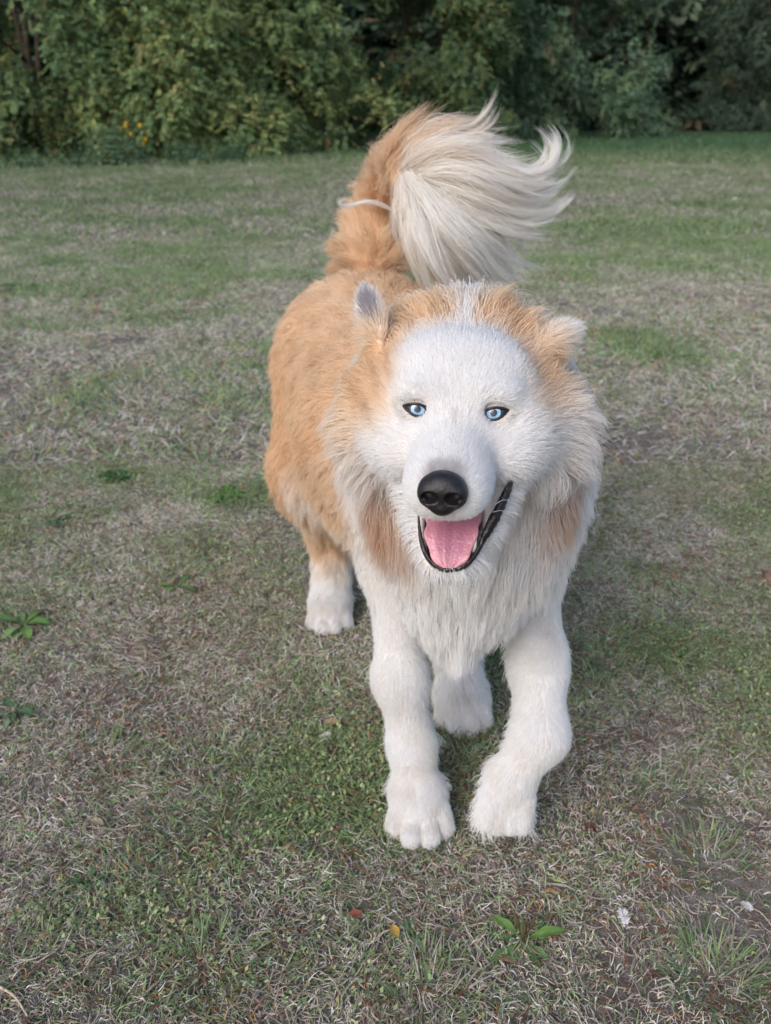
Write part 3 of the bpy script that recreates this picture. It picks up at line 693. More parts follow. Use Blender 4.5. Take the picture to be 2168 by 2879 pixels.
def surface_nets(ax, ay, az, D):
    ins = D < 0
    nx, ny, nz = D.shape
    c = np.zeros((nx - 1, ny - 1, nz - 1), np.int8)
    for a in (0, 1):
        for b in (0, 1):
            for e in (0, 1): c += ins[a:nx - 1 + a, b:ny - 1 + b, e:nz - 1 + e]
    I, J, K = np.nonzero((c > 0) & (c < 8))
    idx = np.full(c.shape, -1, np.int64); idx[I, J, K] = np.arange(len(I))
    acc = np.zeros((len(I), 3)); cnt = np.zeros(len(I))
    A = (ax, ay, az)
    corners = [(a, b, e) for a in (0, 1) for b in (0, 1) for e in (0, 1)]
    for u in corners:
        for axis in range(3):
            if u[axis] == 1: continue
            v = list(u); v[axis] = 1
            d0 = D[I + u[0], J + u[1], K + u[2]]; d1 = D[I + v[0], J + v[1], K + v[2]]
            m = (d0 < 0) != (d1 < 0); t = np.where(m, d0 / (d0 - d1 + 1e-20), 0)
            p0 = np.stack([ax[I + u[0]], ay[J + u[1]], az[K + u[2]]], -1); p1 = np.stack([ax[I + v[0]], ay[J + v[1]], az[K + v[2]]], -1)
            acc += np.where(m[:, None], p0 + (p1 - p0) * t[:, None], 0); cnt += m
    V = acc / cnt[:, None]
    Fs = []
    # x edges
    def quads(sl0, sl1, off):
        a = ins[sl0]; b = ins[sl1]; e = np.argwhere(a != b); flip = a[tuple(e.T)]
        return e, flip
    e, fl = quads((slice(0, nx - 1), slice(1, ny - 1), slice(1, nz - 1)), (slice(1, nx), slice(1, ny - 1), slice(1, nz - 1)), 0)
    i, j, k = e[:, 0], e[:, 1] + 1, e[:, 2] + 1
    q = np.stack([idx[i, j - 1, k - 1], idx[i, j, k - 1], idx[i, j, k], idx[i, j - 1, k]], -1); Fs.append(np.where(fl[:, None], q, q[:, ::-1]))
    e, fl = quads((slice(1, nx - 1), slice(0, ny - 1), slice(1, nz - 1)), (slice(1, nx - 1), slice(1, ny), slice(1, nz - 1)), 1)
    i, j, k = e[:, 0] + 1, e[:, 1], e[:, 2] + 1
    q = np.stack([idx[i - 1, j, k - 1], idx[i - 1, j, k], idx[i, j, k], idx[i, j, k - 1]], -1); Fs.append(np.where(fl[:, None], q, q[:, ::-1]))
    e, fl = quads((slice(1, nx - 1), slice(1, ny - 1), slice(0, nz - 1)), (slice(1, nx - 1), slice(1, ny - 1), slice(1, nz)), 2)
    i, j, k = e[:, 0] + 1, e[:, 1] + 1, e[:, 2]
    q = np.stack([idx[i - 1, j - 1, k], idx[i, j - 1, k], idx[i, j, k], idx[i - 1, j, k]], -1); Fs.append(np.where(fl[:, None], q, q[:, ::-1]))
    return V, np.concatenate(Fs)

class Grid:
    def __init__(s, ax, ay, az, D):
        s.A = (ax, ay, az); s.D = D
        s.G = np.stack(np.gradient(D, ax, ay, az), -1).astype(np.float32)
    def loc(s, p):
        o = []
        for a in range(3):
            A = s.A[a]; i = np.clip(np.searchsorted(A, p[..., a]) - 1, 0, len(A) - 2)
            o.append((i, np.clip((p[..., a] - A[i]) / (A[i + 1] - A[i]), 0, 1)))
        return o
    def tri(s, T, p):
        (i, fx), (j, fy), (k, fz) = s.loc(p); r = 0
        for a in (0, 1):
            for b in (0, 1):
                for e in (0, 1):
                    w = (fx if a else 1 - fx) * (fy if b else 1 - fy) * (fz if e else 1 - fz)
                    v = T[i + a, j + b, k + e]; r = r + (w[..., None] * v if v.ndim > w.ndim else w * v)
        return r
    def d(s, p): return s.tri(s.D, p)
    def g(s, p): return s.tri(s.G, p)

DOG = field(ax, ay, az_, PR, cut)
GR = Grid(ax, ay, az_, DOG)
BV, BF = surface_nets(ax, ay, az_, DOG)
for _ in range(3):
    d = GR.d(BV); g = GR.g(BV); BV = BV - g * (d / (np.sum(g * g, -1) + 1e-6))[:, None] * 0.8

# ------------------------------------------------------------------ coat fields
NOSE = H(0, 0.098, -0.033)
RUST_L, RUST_R = at(1050, 1450, 0.815), at(1600, 1350, 0.83)
def coat(p, n):
    W = []; 
    dm = None
    Ds = np.stack([pd(pr, p) for pr in PR], -1)
    dm = Ds.min(-1, keepdims=True)
    W = np.exp(-np.maximum(Ds - dm, 0) / 0.012); W /= W.sum(-1, keepdims=True)
    L = W @ np.array([q['L'] for q in PR]); lift = W @ np.array([q['lift'] for q in PR]); tan = W @ np.array([q['tan'] for q in PR])
    flow = W @ np.array([unit(q['flow']) for q in PR]); hw = W @ np.array([q['head'] for q in PR])
    rad = unit(p - NOSE + np.array([0, 0, 0.01]))
    flow = flow * (1 - hw)[:, None] + rad * hw[:, None]
    q = to_head(p); r, f, u = q[:, 0], q[:, 1], q[:, 2]; ar = np.abs(r)
    def blob(c, s): return np.exp(-np.sum(((p - c) / s) ** 2, -1))
    def hblob(c, s): return np.exp(-(((ar - c[0]) / s[0]) ** 2 + ((f - c[1]) / s[1]) ** 2 + ((u - c[2]) / s[2]) ** 2))
    nz = fbm(p[:, 0] * 1.0 + p[:, 1] * 0.5, p[:, 2] + p[:, 1] * 0.3, 0.05, 3, 2) - 0.5
    headish = np.exp(-np.maximum(0, np.linalg.norm(p - H(0, -0.06, 0), axis=-1) - 0.09) / 0.02)
    # torso: saddle fades to white below and at the legs
    tan = tan * (1 - headish) * np.where((p[:, 1] > 1.25) & (p[:, 0] < 0.0), sstep(0.07, 0.14, p[:, 2] + 0.04 * nz), sstep(0.20, 0.30, p[:, 2] + 0.05 * nz)) + tan * headish
    tan = tan * (1 - 0.6 * sstep(0.43, 0.33, p[:, 2]) * (p[:, 1] < 1.28))
    tan = tan + 0.6 * hblob((0.074, -0.045, 0.034), (0.015, 0.045, 0.028)) + 0.15 * hblob((0.070, -0.03, -0.004), (0.012, 0.03, 0.026))            # temples
    tan = tan + 0.95 * hblob((0.034, -0.095, 0.050), (0.026, 0.036, 0.035))            # patches behind the crown
    tan = tan + 0.30 * hblob((0.075, -0.06, -0.02), (0.014, 0.03, 0.03))
    tan = tan * (1 - 0.9 * np.exp(-(r / 0.008) ** 2) * sstep(-0.04, -0.06, f) * (f > -0.19) * (u > 0.02))  # white stripe on the nape
    rust = (0.85 * blob(RUST_L, (0.032, 0.05, 0.048)) + 0.8 * blob(RUST_R, (0.030, 0.05, 0.038))) * (1 + 0.8 * nz)
    for (qx, qy, w_) in ((1030, 990, .4), (1015, 1090, .4), (1005, 1190, .45), (1560, 1040, .15), (1590, 1120, .12)):
        tan = tan + w_ * blob(at(qx, qy, 0.80), (0.016, 0.05, 0.022))
    for (qx, qy, w_) in ((1092, 1000, .30), (1084, 1035, .42), (1066, 1075, .45), (1055, 1122, .42), (1080, 1150, .25), (1030, 1165, .35), (1540, 1075, .18), (1530, 1010, .25)):
        tan = tan + w_ * blob(at(qx, qy, 0.755), (0.013, 0.04, 0.014))
    tan = tan * (1 - 0.9 * sstep(0.058 + 0.03 * nz, 0.032, ar) * sstep(-0.078, -0.046, f + 0.03 * nz) * sstep(0.074, 0.050, u))
    tan = np.clip(tan + 0.6 * nz * sstep(0.03, 0.3, tan), 0, 1.1)
    # chest hair sweeps toward the middle of the breast
    ch = ((p[:, 1] < 0.97) & (p[:, 2] < 0.52) & (p[:, 2] > 0.24)) * (1 - headish)
    flow[:, 0] += ch * np.clip(-(p[:, 0] - 0.078) * 9.0, -0.9, 0.9)
    L = L * (1 - 0.45 * ch * np.clip(np.abs(p[:, 0] - 0.078) / 0.07, 0, 1) * (p[:, 2] < 0.40))
    # hair parts around the eyes
    for ecn in EYE_C:
        v = p - ecn; dd_ = np.linalg.norm(v, axis=-1); flow = flow + unit(v) * (1.3 * np.exp(-np.maximum(dd_ - 0.015, 0) / 0.006))[:, None]
    # back fringe of the legs
    leg = sstep(0.36, 0.20, p[:, 2])
    L = L + leg * 0.030 * np.clip(n[:, 1] - 0.25, 0, 1) * (p[:, 2] > 0.06)
    L = L + 0.012 * sstep(1.05, 1.15, p[:, 1]) * leg * (p[:, 2] > 0.05)
    # colours
    white = srgb(246, 245, 245); cream = srgb(247, 242, 234); tanc = srgb(244, 221, 192); tan2 = srgb(239, 210, 174); rustc = srgb(198, 148, 100)
    cz = sstep(0.55, 0.48, p[:, 2]) * (1 - headish) * sstep(0.22, 0.32, p[:, 2])
    base = white * (1 - 0.15 * cz)[:, None] + cream * (0.15 * cz)[:, None]
    dl = (sstep(0.34, 0.10, p[:, 2]) * np.clip(fbm(p[:, 0] * 2, p[:, 2] + p[:, 1], 0.03, 88, 3) - 0.40, 0, 1) * 0.45)[:, None]
    base = base * (1 - dl) + srgb(214, 200, 178) * dl
    t1 = np.clip(tan, 0, 1)[:, None]
    tt = tanc * (1 - sstep(0.6, 0.4, p[:, 2]))[:, None] + tan2 * sstep(0.6, 0.4, p[:, 2])[:, None]
    c = base * (1 - t1) + tt * t1
    ru = np.clip(rust, 0, 1)[:, None]; c = c * (1 - ru) + rustc * ru
    # freckles on the stop and the bridge
    fr = np.exp(-((r + 0.004) / 0.012) ** 2) * np.exp(-((f - 0.018) / 0.016) ** 2) * (u > -0.04) * (u < 0.006) * (fbm(r * 1.6, f + u, 0.005, 71, 1) > 0.70)
    c = c * (1 - 0.3 * fr)[:, None] + srgb(190, 150, 120) * (0.3 * fr)[:, None]
    ng = np.exp(-((f - 0.088) / 0.009) ** 2) * (u > -0.03) * sstep(0.020, 0.008, ar)          # greyish hair above the nose pad
    c = c * (1 - 0.45 * ng)[:, None] + srgb(140, 132, 136) * (0.45 * ng)[:, None]
    # ear insides
    for (e0, e1, M) in ((EAR_L0, EAR_L1, EML),):
        ql = (p - (e0 + e1) / 2) @ M.T
        inn = (np.abs(ql[:, 0] + 0.001) < 0.0065) * (ql[:, 2] > -0.010) * (ql[:, 2] < 0.034) * (np.abs(ql[:, 1]) < 0.012) * np.clip(n @ M[1] * 2, 0, 1)
        c = c * (1 - inn)[:, None] + srgb(190, 184, 190) * inn[:, None]
    return dict(L=L, lift=lift, flow=flow, col=c, tan=tan, hw=hw, head=headish)

gB = unit(GR.g(BV))
cB = coat(BV, gB)
skin = cB['col'] * np.array([0.78, 0.73, 0.70])
mo = sd_mouth(BV)
inm = np.maximum(sstep(0.0035, 0.0015, mo), sstep(0.014, 0.010, mo) * (to_head(BV)[:, 2] < -0.068) * (np.abs(to_head(BV)[:, 0] - 0.003) < 0.027) * (gB[:, 2] > -0.3) * (to_head(BV)[:, 1] < 0.062))[:, None]
skin = skin * (1 - inm) + srgb(58, 34, 38) * inm
eyd = sstep(0.0015, 0.0005, sd_eye(BV))[:, None]
skin = skin * (1 - eyd) + srgb(36, 30, 30) * eyd

DOG_O = np.array([0.04, 1.10, 0.0])
dog = empty('dog', DOG_O)
tag(dog, 'fluffy tan and white dog with blue eyes walking toward the viewer', 'dog')
def part(o):
    if o.location.length < 1e-9 or True: rel(o, dog)
    return o
body = part(mesh_np('body', BV, BF, M_SKIN, col=skin, loc=DOG_O))

# ------------------------------------------------------------------ hair
def surf_sample(V, F, N, dens, r):
    T = np.concatenate([F[:, [0, 1, 2]], F[:, [0, 2, 3]]])
    a, b, c = V[T[:, 0]], V[T[:, 1]], V[T[:, 2]]
    ar = 0.5 * np.linalg.norm(np.cross(b - a, c - a), axis=-1)
    w = ar * dens[T].mean(1)
    ti = r.choice(len(T), N, p=w / w.sum())
    u = r.random(N); v = r.random(N); m = u + v > 1; u[m] = 1 - u[m]; v[m] = 1 - v[m]
    return a[ti] + (b - a)[ti] * u[:, None] + (c - a)[ti] * v[:, None]

def grow(root, n, flow, L, lift, r, K=7, grav=0.35, wild=0.25, lay=0.65):
    N = len(root)
    t = flow - n * np.sum(flow * n, -1, keepdims=True)
    t = unit(t + r.normal(0, 1, (N, 3)) * np.clip(L / 0.03, 0.4, 1)[:, None] * 0.10)
    lf = lift * np.exp(r.normal(0, 0.25, N))
    d = unit(t * np.cos(lf)[:, None] + n * np.sin(lf)[:, None])
    curl = r.normal(0, 1, (N, 3)) * (wild * np.clip(L / 0.03, 0.25, 1))[:, None]
    P = np.zeros((N, K, 3), np.float32); P[:, 0] = root - n * 0.001
    for k in range(1, K):
        s = k / (K - 1)
        dd = unit(d + curl * s * 0.5 + np.array([0, 0, -1]) * (grav * s * np.clip(L / 0.05, 0, 1.5))[:, None])
        np_ = P[:, k - 1] + dd * (L / (K - 1))[:, None]
        dist = GR.d(np_); g = unit(GR.g(np_))
        floor = (0.0008 + 0.10 * L * s)
        push = np.clip(floor - dist, 0, 0.02)
        np_ = np_ + g * push[:, None]
        P[:, k] = np_
        d = unit(dd * lay + (1 - lay) * unit(np_ - P[:, k - 1]))
    return P

def clump(P, ratio, amt, r, power=1.4):
    N = len(P); m = max(4, int(N / ratio)); seeds = r.choice(N, m, replace=False)
    kd = kdtree.KDTree(m)
    for i, s in enumerate(seeds): kd.insert(P[s, 0], i)
    kd.balance()
    near = np.fromiter((kd.find(p)[1] for p in P[:, 0]), np.int64, N)
    C = P[seeds][near]; K = P.shape[1]; s = (np.linspace(0, 1, K) ** power)[None, :, None]
    return P + (C - P) * s * amt[:, None, None]

r = np.random.default_rng(99)
Lb = cB['L']
dens = np.interp(Lb, [0.006, 0.012, 0.025, 0.05, 0.08], [9.0, 5.0, 2.2, 1.25, 1.1])
dens = dens * np.where(sd_mouth(BV) < 0.0025, 0, 1) * np.where(sd_eye(BV) < 0.0008, 0, 1) 
qn = (to_head(BV) - np.array([0, 0.100, -0.033])) / np.array([0.0185, 0.016, 0.0165])
dens = dens * np.where(np.linalg.norm(qn, axis=-1) < 1.0, 0, 1)
NH = 420000
root = surf_sample(BV, BF, NH, dens, r)
nrm = unit(GR.g(root))
cc = coat(root, nrm)
ok = (sd_mouth(root) > 0.002) & ~((sd_mouth(root) < 0.012) & (to_head(root)[:, 2] < -0.068) & (np.abs(to_head(root)[:, 0] - 0.003) < 0.026) & (nrm[:, 2] > 0.0) & (to_head(root)[:, 1] < 0.062)) & (sd_eye(root) > 0.0010)
root, nrm = root[ok], nrm[ok]; cc = {k: v[ok] for k, v in cc.items()}
N = len(root)
L = cc['L'] * r.uniform(0.65, 1.25, N)
# keep the eyes and the mouth clear
ed = np.minimum(np.linalg.norm(root - EYE_C[0], axis=-1), np.linalg.norm(root - EYE_C[1], axis=-1))
L = L * np.clip((ed - 0.010) / 0.020, 0.45, 1)
wisp = (root[:, 2] > 0.05) & (nrm[:, 1] > -0.05) & (r.random(N) < (0.06 + 0.25 * (nrm[:, 1] > 0.15)) * sstep(0.36, 0.20, root[:, 2]))
L = np.where(wisp, r.uniform(0.025, 0.06, N), L); cc['lift'] = np.where(wisp, 0.40, cc['lift']); cc['L'] = np.where(wisp, 0.045, cc['L'])
L = L * np.clip((sd_mouth(root) + 0.004) / 0.014, 0.35, 1)
P = grow(root, nrm, cc['flow'], L, cc['lift'], r)
cl = np.clip((cc['L'] - 0.010) / 0.03, 0.0, 1)
P = clump(P, 9, 0.06 + 0.54 * cl, r)
P = clump(P, 90, 0.45 * cl, r, 1.6)
P[:, 1:] += r.normal(0, 0.0006, P[:, 1:].shape) * np.clip(L / 0.04, 0.2, 1)[:, None, None]
rad0 = np.interp(cc['L'], [0.006, 0.02, 0.06], [0.00021, 0.00028, 0.00034]) * r.uniform(0.7, 1.2, N)
prof = np.interp(np.linspace(0, 1, 7), [0, 0.5, 1], [1, 0.9, 0.15])
st = fbm(root[:, 0] * 2.5 + root[:, 2] * 1.5, root[:, 1] * 0.7 - root[:, 2] * 0.5, 0.022, 404, 2)
col = cc['col'] * r.uniform(0.90, 1.06, (N, 1)) * (1 - (0.55 * np.clip(st - 0.42, 0, 1) * np.clip(cc['tan'], 0, 1)))[:, None] ** np.array([1.0, 1.35, 1.8])
pale = (r.random(N) < 0.22 * (cc['tan'] > 0.3))[:, None]
col = np.where(pale, col * 0.5 + srgb(240, 222, 200) * 0.5, col)
coat_o = part(curves_np('coat', P, rad0[:, None] * prof, np.clip(col, 0, 0.94), M_FUR, loc=DOG_O))
coat_o['kind'] = 'stuff'
# ------------------------------------------------------------------ tail plume: locks laid along guides
def zt(x, y): return 720 + 0.6 * x, 200 + 0.6 * y
GUIDES = {
 'J': [(590, 470), (600, 380), (640, 300), (710, 230), (800, 180)],
 'I': [(640, 450), (690, 350), (760, 280), (840, 220), (885, 178)],
 'H': [(680, 470), (740, 380), (860, 300), (1000, 275), (1080, 220), (1130, 130), (1142, 50)],
 'K': [(700, 460), (820, 350), (960, 310), (1090, 335), (1190, 308)],
 'A': [(705, 470), (840, 400), (1010, 400), (1180, 470), (1310, 490), (1400, 410), (1395, 320), (1310, 240)],
 'B': [(715, 480), (900, 450), (1080, 510), (1250, 580), (1370, 540), (1460, 430)],
 'C': [(720, 485), (880, 540), (1060, 630), (1230, 690), (1390, 655), (1500, 545)],
 'M': [(725, 490), (870, 590), (1020, 690), (1130, 790), (1210, 900), (1230, 960)],
 'D': [(725, 495), (840, 650), (980, 800), (1100, 930), (1230, 1010)],
 'E': [(720, 505), (790, 670), (880, 850), (980, 1010), (1080, 1110)],
 'F': [(712, 510), (722, 650), (770, 810), (830, 960), (880, 1080)],
 'G': [(700, 500), (690, 600), (700, 720), (730, 830)],
 'G2': [(690, 490), (660, 600), (620, 720), (595, 810)],
 'L': [(700, 730), (640, 650), (540, 612), (430, 637), (388, 612), (440, 578)],
 'N': [(900, 760), (1090, 880), (1230, 955), (1375, 1005)],
 'N2': [(1060, 630), (1150, 730), (1210, 830), (1215, 900)],
}
def resample(pts, K):
    pts = np.array(pts, float); m = len(pts)
    t = np.concatenate([[0], np.cumsum(np.linalg.norm(np.diff(pts, axis=0), axis=1))]); t /= t[-1]
    out = []
    ext = np.concatenate([[2 * pts[0] - pts[1]], pts, [2 * pts[-1] - pts[-2]]])
    for s in np.linspace(0, 1, K):
        i = min(max(np.searchsorted(t, s) - 1, 0), m - 2); u = (s - t[i]) / (t[i + 1] - t[i] + 1e-9)
        p0, p1, p2, p3 = ext[i:i + 4]
        out.append(0.5 * (2 * p1 + (p2 - p0) * u + (2 * p0 - 5 * p1 + 4 * p2 - p3) * u ** 2 + (3 * p1 - p0 - 3 * p2 + p3) * u ** 3))
    return np.array(out)
KT = 14
G3 = {}
for k, v in GUIDES.items():
    q = resample(v, KT); s = np.linspace(0, 1, KT)
    dep = 1.40 - 0.05 * np.sin(np.pi * np.clip(s * 1.2, 0, 1)) - (0.04 if k in 'DEFG' else 0.0) + (0.05 if k in ('J', 'I') else 0)
    if k == 'L': dep = 1.42 - 0.06 * s
    G3[k] = np.array([at(*zt(x, y), Y) for (x, y), Y in zip(q, dep)])
r = np.random.default_rng(21)
def fan(a, b, n, spread, depth, tan0, tan1, lo=0.0, hi=1.0, lenr=(0.75, 1.0), pinch=0.5):
    """n hairs blended between guides a and b, gathered in locks"""
    A, B = G3[a], G3[b]
    n = int(n * 1.0); nl = max(1, n // 42); lw = lo + (hi - lo) * r.random(nl); ld = r.normal(0, depth, nl); li = r.integers(0, nl, n)
    w = lw[li] + r.normal(0, 0.02, n)
    s = np.linspace(0, 1, KT)
    ln = r.uniform(*lenr, n) * r.uniform(0.82, 1.0, nl)[li]
    # sample guides at s*ln
    si = s[None] * ln[:, None] * (KT - 1); i = np.clip(si.astype(int), 0, KT - 2); f = (si - i)[..., None]
    PA = A[i] * (1 - f) + A[i + 1] * f; PB = B[i] * (1 - f) + B[i + 1] * f
    P = PA * (1 - w)[:, None, None] + PB * w[:, None, None]
    env = (np.sin(np.pi * np.clip(s * 0.9 + 0.12, 0, 1)) ** 0.8)
    lockoff = r.normal(0, spread * 1.5, (nl, 3))[li]; own = r.normal(0, spread * 0.5, (n, 3)); frz = r.random(n) < 0.10; own[frz] *= 2.2
    P = P + (own * (1 - pinch * s[:, None, None]).transpose(1, 0, 2) if False else 0)
    P = P + own[:, None] * (env * (1 - pinch * s) + 0.10)[None, :, None] + lockoff[:, None] * (s * 0.9 + 0.15)[None, :, None]
    P[:, :, 1] += (ld[li][:, None] + r.normal(0, depth * 0.4, n)[:, None]) * env[None]
    ph = r.random(nl)[li] * 6.28; wav = 0.004 * r.random(nl)[li]
    P[:, :, 2] += wav[:, None] * np.sin(s[None] * 9 + ph[:, None]) * s[None]
    P[:, :, 0] += wav[:, None] * np.cos(s[None] * 8 + ph[:, None]) * s[None]
    fa = r.normal(0, 0.0013, (n, 3)); fp = r.random((n, 1)) * 6.28; ff = r.uniform(6, 16, (n, 1))
    P += fa[:, None] * (np.sin(s[None] * ff + fp) * s[None] ** 1.2)[..., None]
    tipd = r.normal(0, 0.0035, (n, 3)); P += tipd[:, None] * (np.clip(s - 0.55, 0, 1) ** 2 * 3.0)[None, :, None]
    t = (tan0 + (tan1 - tan0) * r.random(n))[:, None]
    c = srgb(253, 250, 246) * (1 - t) + srgb(232, 198, 156) * t
    c = c * r.uniform(0.85, 1.05, (n, 1))
    W = 0.00026 * r.uniform(0.6, 1.2, n)[:, None] * np.interp(s, [0, 0.6, 1], [1, 0.9, 0.2])[None]
    return P, W, c
parts = [
 fan('J', 'I', 900, 0.008, 0.015, 0.6, 1.0, lenr=(0.6, 1.0)), fan('I', 'K', 900, 0.010, 0.015, 0.25, 0.7, lenr=(0.5, 1.0)),
 fan('H', 'H', 220, 0.004, 0.004, 0.05, 0.35, lenr=(0.75, 1.0), pinch=0.85), fan('K', 'K', 350, 0.007, 0.006, 0.1, 0.4, lenr=(0.8, 1.0), pinch=0.7),
 fan('K', 'A', 1700, 0.012, 0.020, 0.0, 0.35, lenr=(0.35, 0.75)),
 fan('A', 'A', 900, 0.006, 0.008, 0.0, 0.08, lenr=(0.8, 1.0), pinch=0.7), fan('A', 'B', 2400, 0.010, 0.020, 0.0, 0.15, lenr=(0.45, 0.85)),
 fan('B', 'B', 650, 0.005, 0.008, 0.0, 0.08, lenr=(0.85, 1.0), pinch=0.8), fan('B', 'C', 2400, 0.010, 0.022, 0.0, 0.15, lenr=(0.5, 0.88)),
 fan('C', 'C', 850, 0.005, 0.008, 0.0, 0.08, lenr=(0.85, 1.0), pinch=0.75), fan('C', 'M', 2200, 0.010, 0.022, 0.0, 0.10, lenr=(0.5, 0.9)),
 fan('M', 'D', 2400, 0.010, 0.022, 0.0, 0.08, lenr=(0.6, 1.0), pinch=0.3), fan('D', 'E', 3400, 0.010, 0.024, 0.0, 0.08, lenr=(0.75, 1.0), pinch=0.3),
 fan('E', 'F', 2400, 0.010, 0.024, 0.0, 0.08, lenr=(0.8, 1.0)), fan('F', 'G', 1500, 0.009, 0.018, 0.0, 0.2, lenr=(0.7, 1.0)),
 fan('G', 'G2', 260, 0.006, 0.010, 0.1, 0.8, lenr=(0.6, 1.0), pinch=0.7),
 fan('L', 'L', 110, 0.0012, 0.002, 0.0, 0.05, lenr=(0.85, 1.0), pinch=0.7), fan('N', 'N', 40, 0.010, 0.01, 0.0, 0.1, pinch=0.3), fan('N2', 'N2', 70, 0.008, 0.01, 0.0, 0.1, pinch=0.5),
 fan('M', 'N', 220, 0.014, 0.02, 0.0, 0.1, lenr=(0.8, 1.0), pinch=0.2),
]
P = np.concatenate([p[0] for p in parts]); W = np.concatenate([p[1] for p in parts]); C = np.concatenate([p[2] for p in parts])
o = part(curves_np('tail_plume', P, W, np.clip(C, 0, 0.965), M_FUR, loc=DOG_O)); o['kind'] = 'stuff'

# ------------------------------------------------------------------ nose
M_NOSE = mat_plain('nose_leather', (0.012, 0.010, 0.011), rough=0.36, spec=0.45, noise=0.5, nscale=160, bump=0.35, bscale=950)
M_HOLE = mat_plain('nostril_dark', (0.004, 0.003, 0.003), rough=0.7, spec=0.2)
nx = np.arange(-0.026, 0.026, 0.0009); nf = np.arange(0.076, 0.125, 0.0009); nu = np.arange(-0.060, -0.008, 0.0009)
g = np.stack(np.meshgrid(nx, nf, nu, indexing='ij'), -1)
def smin(a, b, k): h = np.maximum(k - np.abs(a - b), 0) / k; return np.minimum(a, b) - h * h * k * .25
def smax(a, b, k): return -smin(-a, -b, k)
d = sd_ell(g, (0, 0.097, -0.028), (0.0178, 0.0145, 0.0135), I3)
for s in (-1, 1):
    d = smin(d, sd_ell(g, (s * 0.0112, 0.0985, -0.0335), (0.0092, 0.0125, 0.0110), I3), 0.006)
d = smin(d, sd_ell(g, (0, 0.0985, -0.0445), (0.0095, 0.0105, 0.0075), I3), 0.008)
for s in (-1, 1):
    d = smax(d, -sd_ell(g, (s * 0.0088, 0.1115, -0.0335), (0.0068, 0.0130, 0.0056), yaw_m(s * 0.3)), 0.0016)
    d = smax(d, -sd_cone(g, (s * 0.010, 0.110, -0.0365), (s * 0.0185, 0.103, -0.0375), 0.0026, 0.0010), 0.0016)
d = smax(d, -sd_cone(g, (0, 0.1130, -0.0335), (0, 0.1105, -0.053), 0.0012, 0.0014), 0.0014)
NV, NF = surface_nets(nx, nf, nu, d.astype(np.float32))
NV = (NV - np.array([0, 0.09, -0.034])) * 0.95 + np.array([0, 0.09, -0.034]); NV = HO + NV @ HEAD_M
part(mesh_np('nose', NV, NF, M_NOSE, loc=DOG_O))

# ------------------------------------------------------------------ eyes
M_EYE = mat_plain('eyeball', (0.05, 0.04, 0.04), rough=0.06, spec=0.6, noise=0.05)
M_PUP = mat_plain('pupil', (0.012, 0.02, 0.04), rough=0.05, spec=0.6, noise=0.05)
M_LID = mat_plain('eye_rim', (0.014, 0.011, 0.011), rough=0.35, spec=0.5, noise=0.3, bump=0.2)
def iris_material():
    m = mat_attr('iris', rough=0.06, spec=0.6)
    return m
M_IRIS = iris_material()
CAMP = np.array([0, 0, CAM_H])
def cap(c, gaze, R0, ang0, ang1, rings, seg, colf=None):
    a = np.cross(gaze, [0, 0, 1.0]); a /= np.linalg.norm(a); b = np.cross(a, gaze)
    V, C = [], []
    for i in range(rings + 1):
        t = ang0 + (ang1 - ang0) * i / rings
        for k in range(seg):
            p = 2 * math.pi * k / seg
            V.append(c + R0 * (math.cos(t) * gaze + math.sin(t) * (math.cos(p) * a + math.sin(p) * b)))
            if colf: C.append(colf(i / rings, p))
    F = [(i * seg + k, i * seg + (k + 1) % seg, (i + 1) * seg + (k + 1) % seg, (i + 1) * seg + k) for i in range(rings) for k in range(seg)]
    return np.array(V), np.array(F), (np.array(C) if colf else None)
re = random.Random(4); spk = [re.uniform(0.75, 1.2) for _ in range(64)]
def iris_col(t, p):
    k = spk[int(p / 6.2832 * 64) % 64]
    c = srgb(118, 158, 198) * (1 - t) + srgb(166, 198, 224) * t
    if t > 0.80: c = srgb(44, 66, 98)
    return np.clip(c * k, 0, 1)
lidh = []; M_LIDS = mat_attr('eyelid_skin', rough=0.4, spec=0.4)
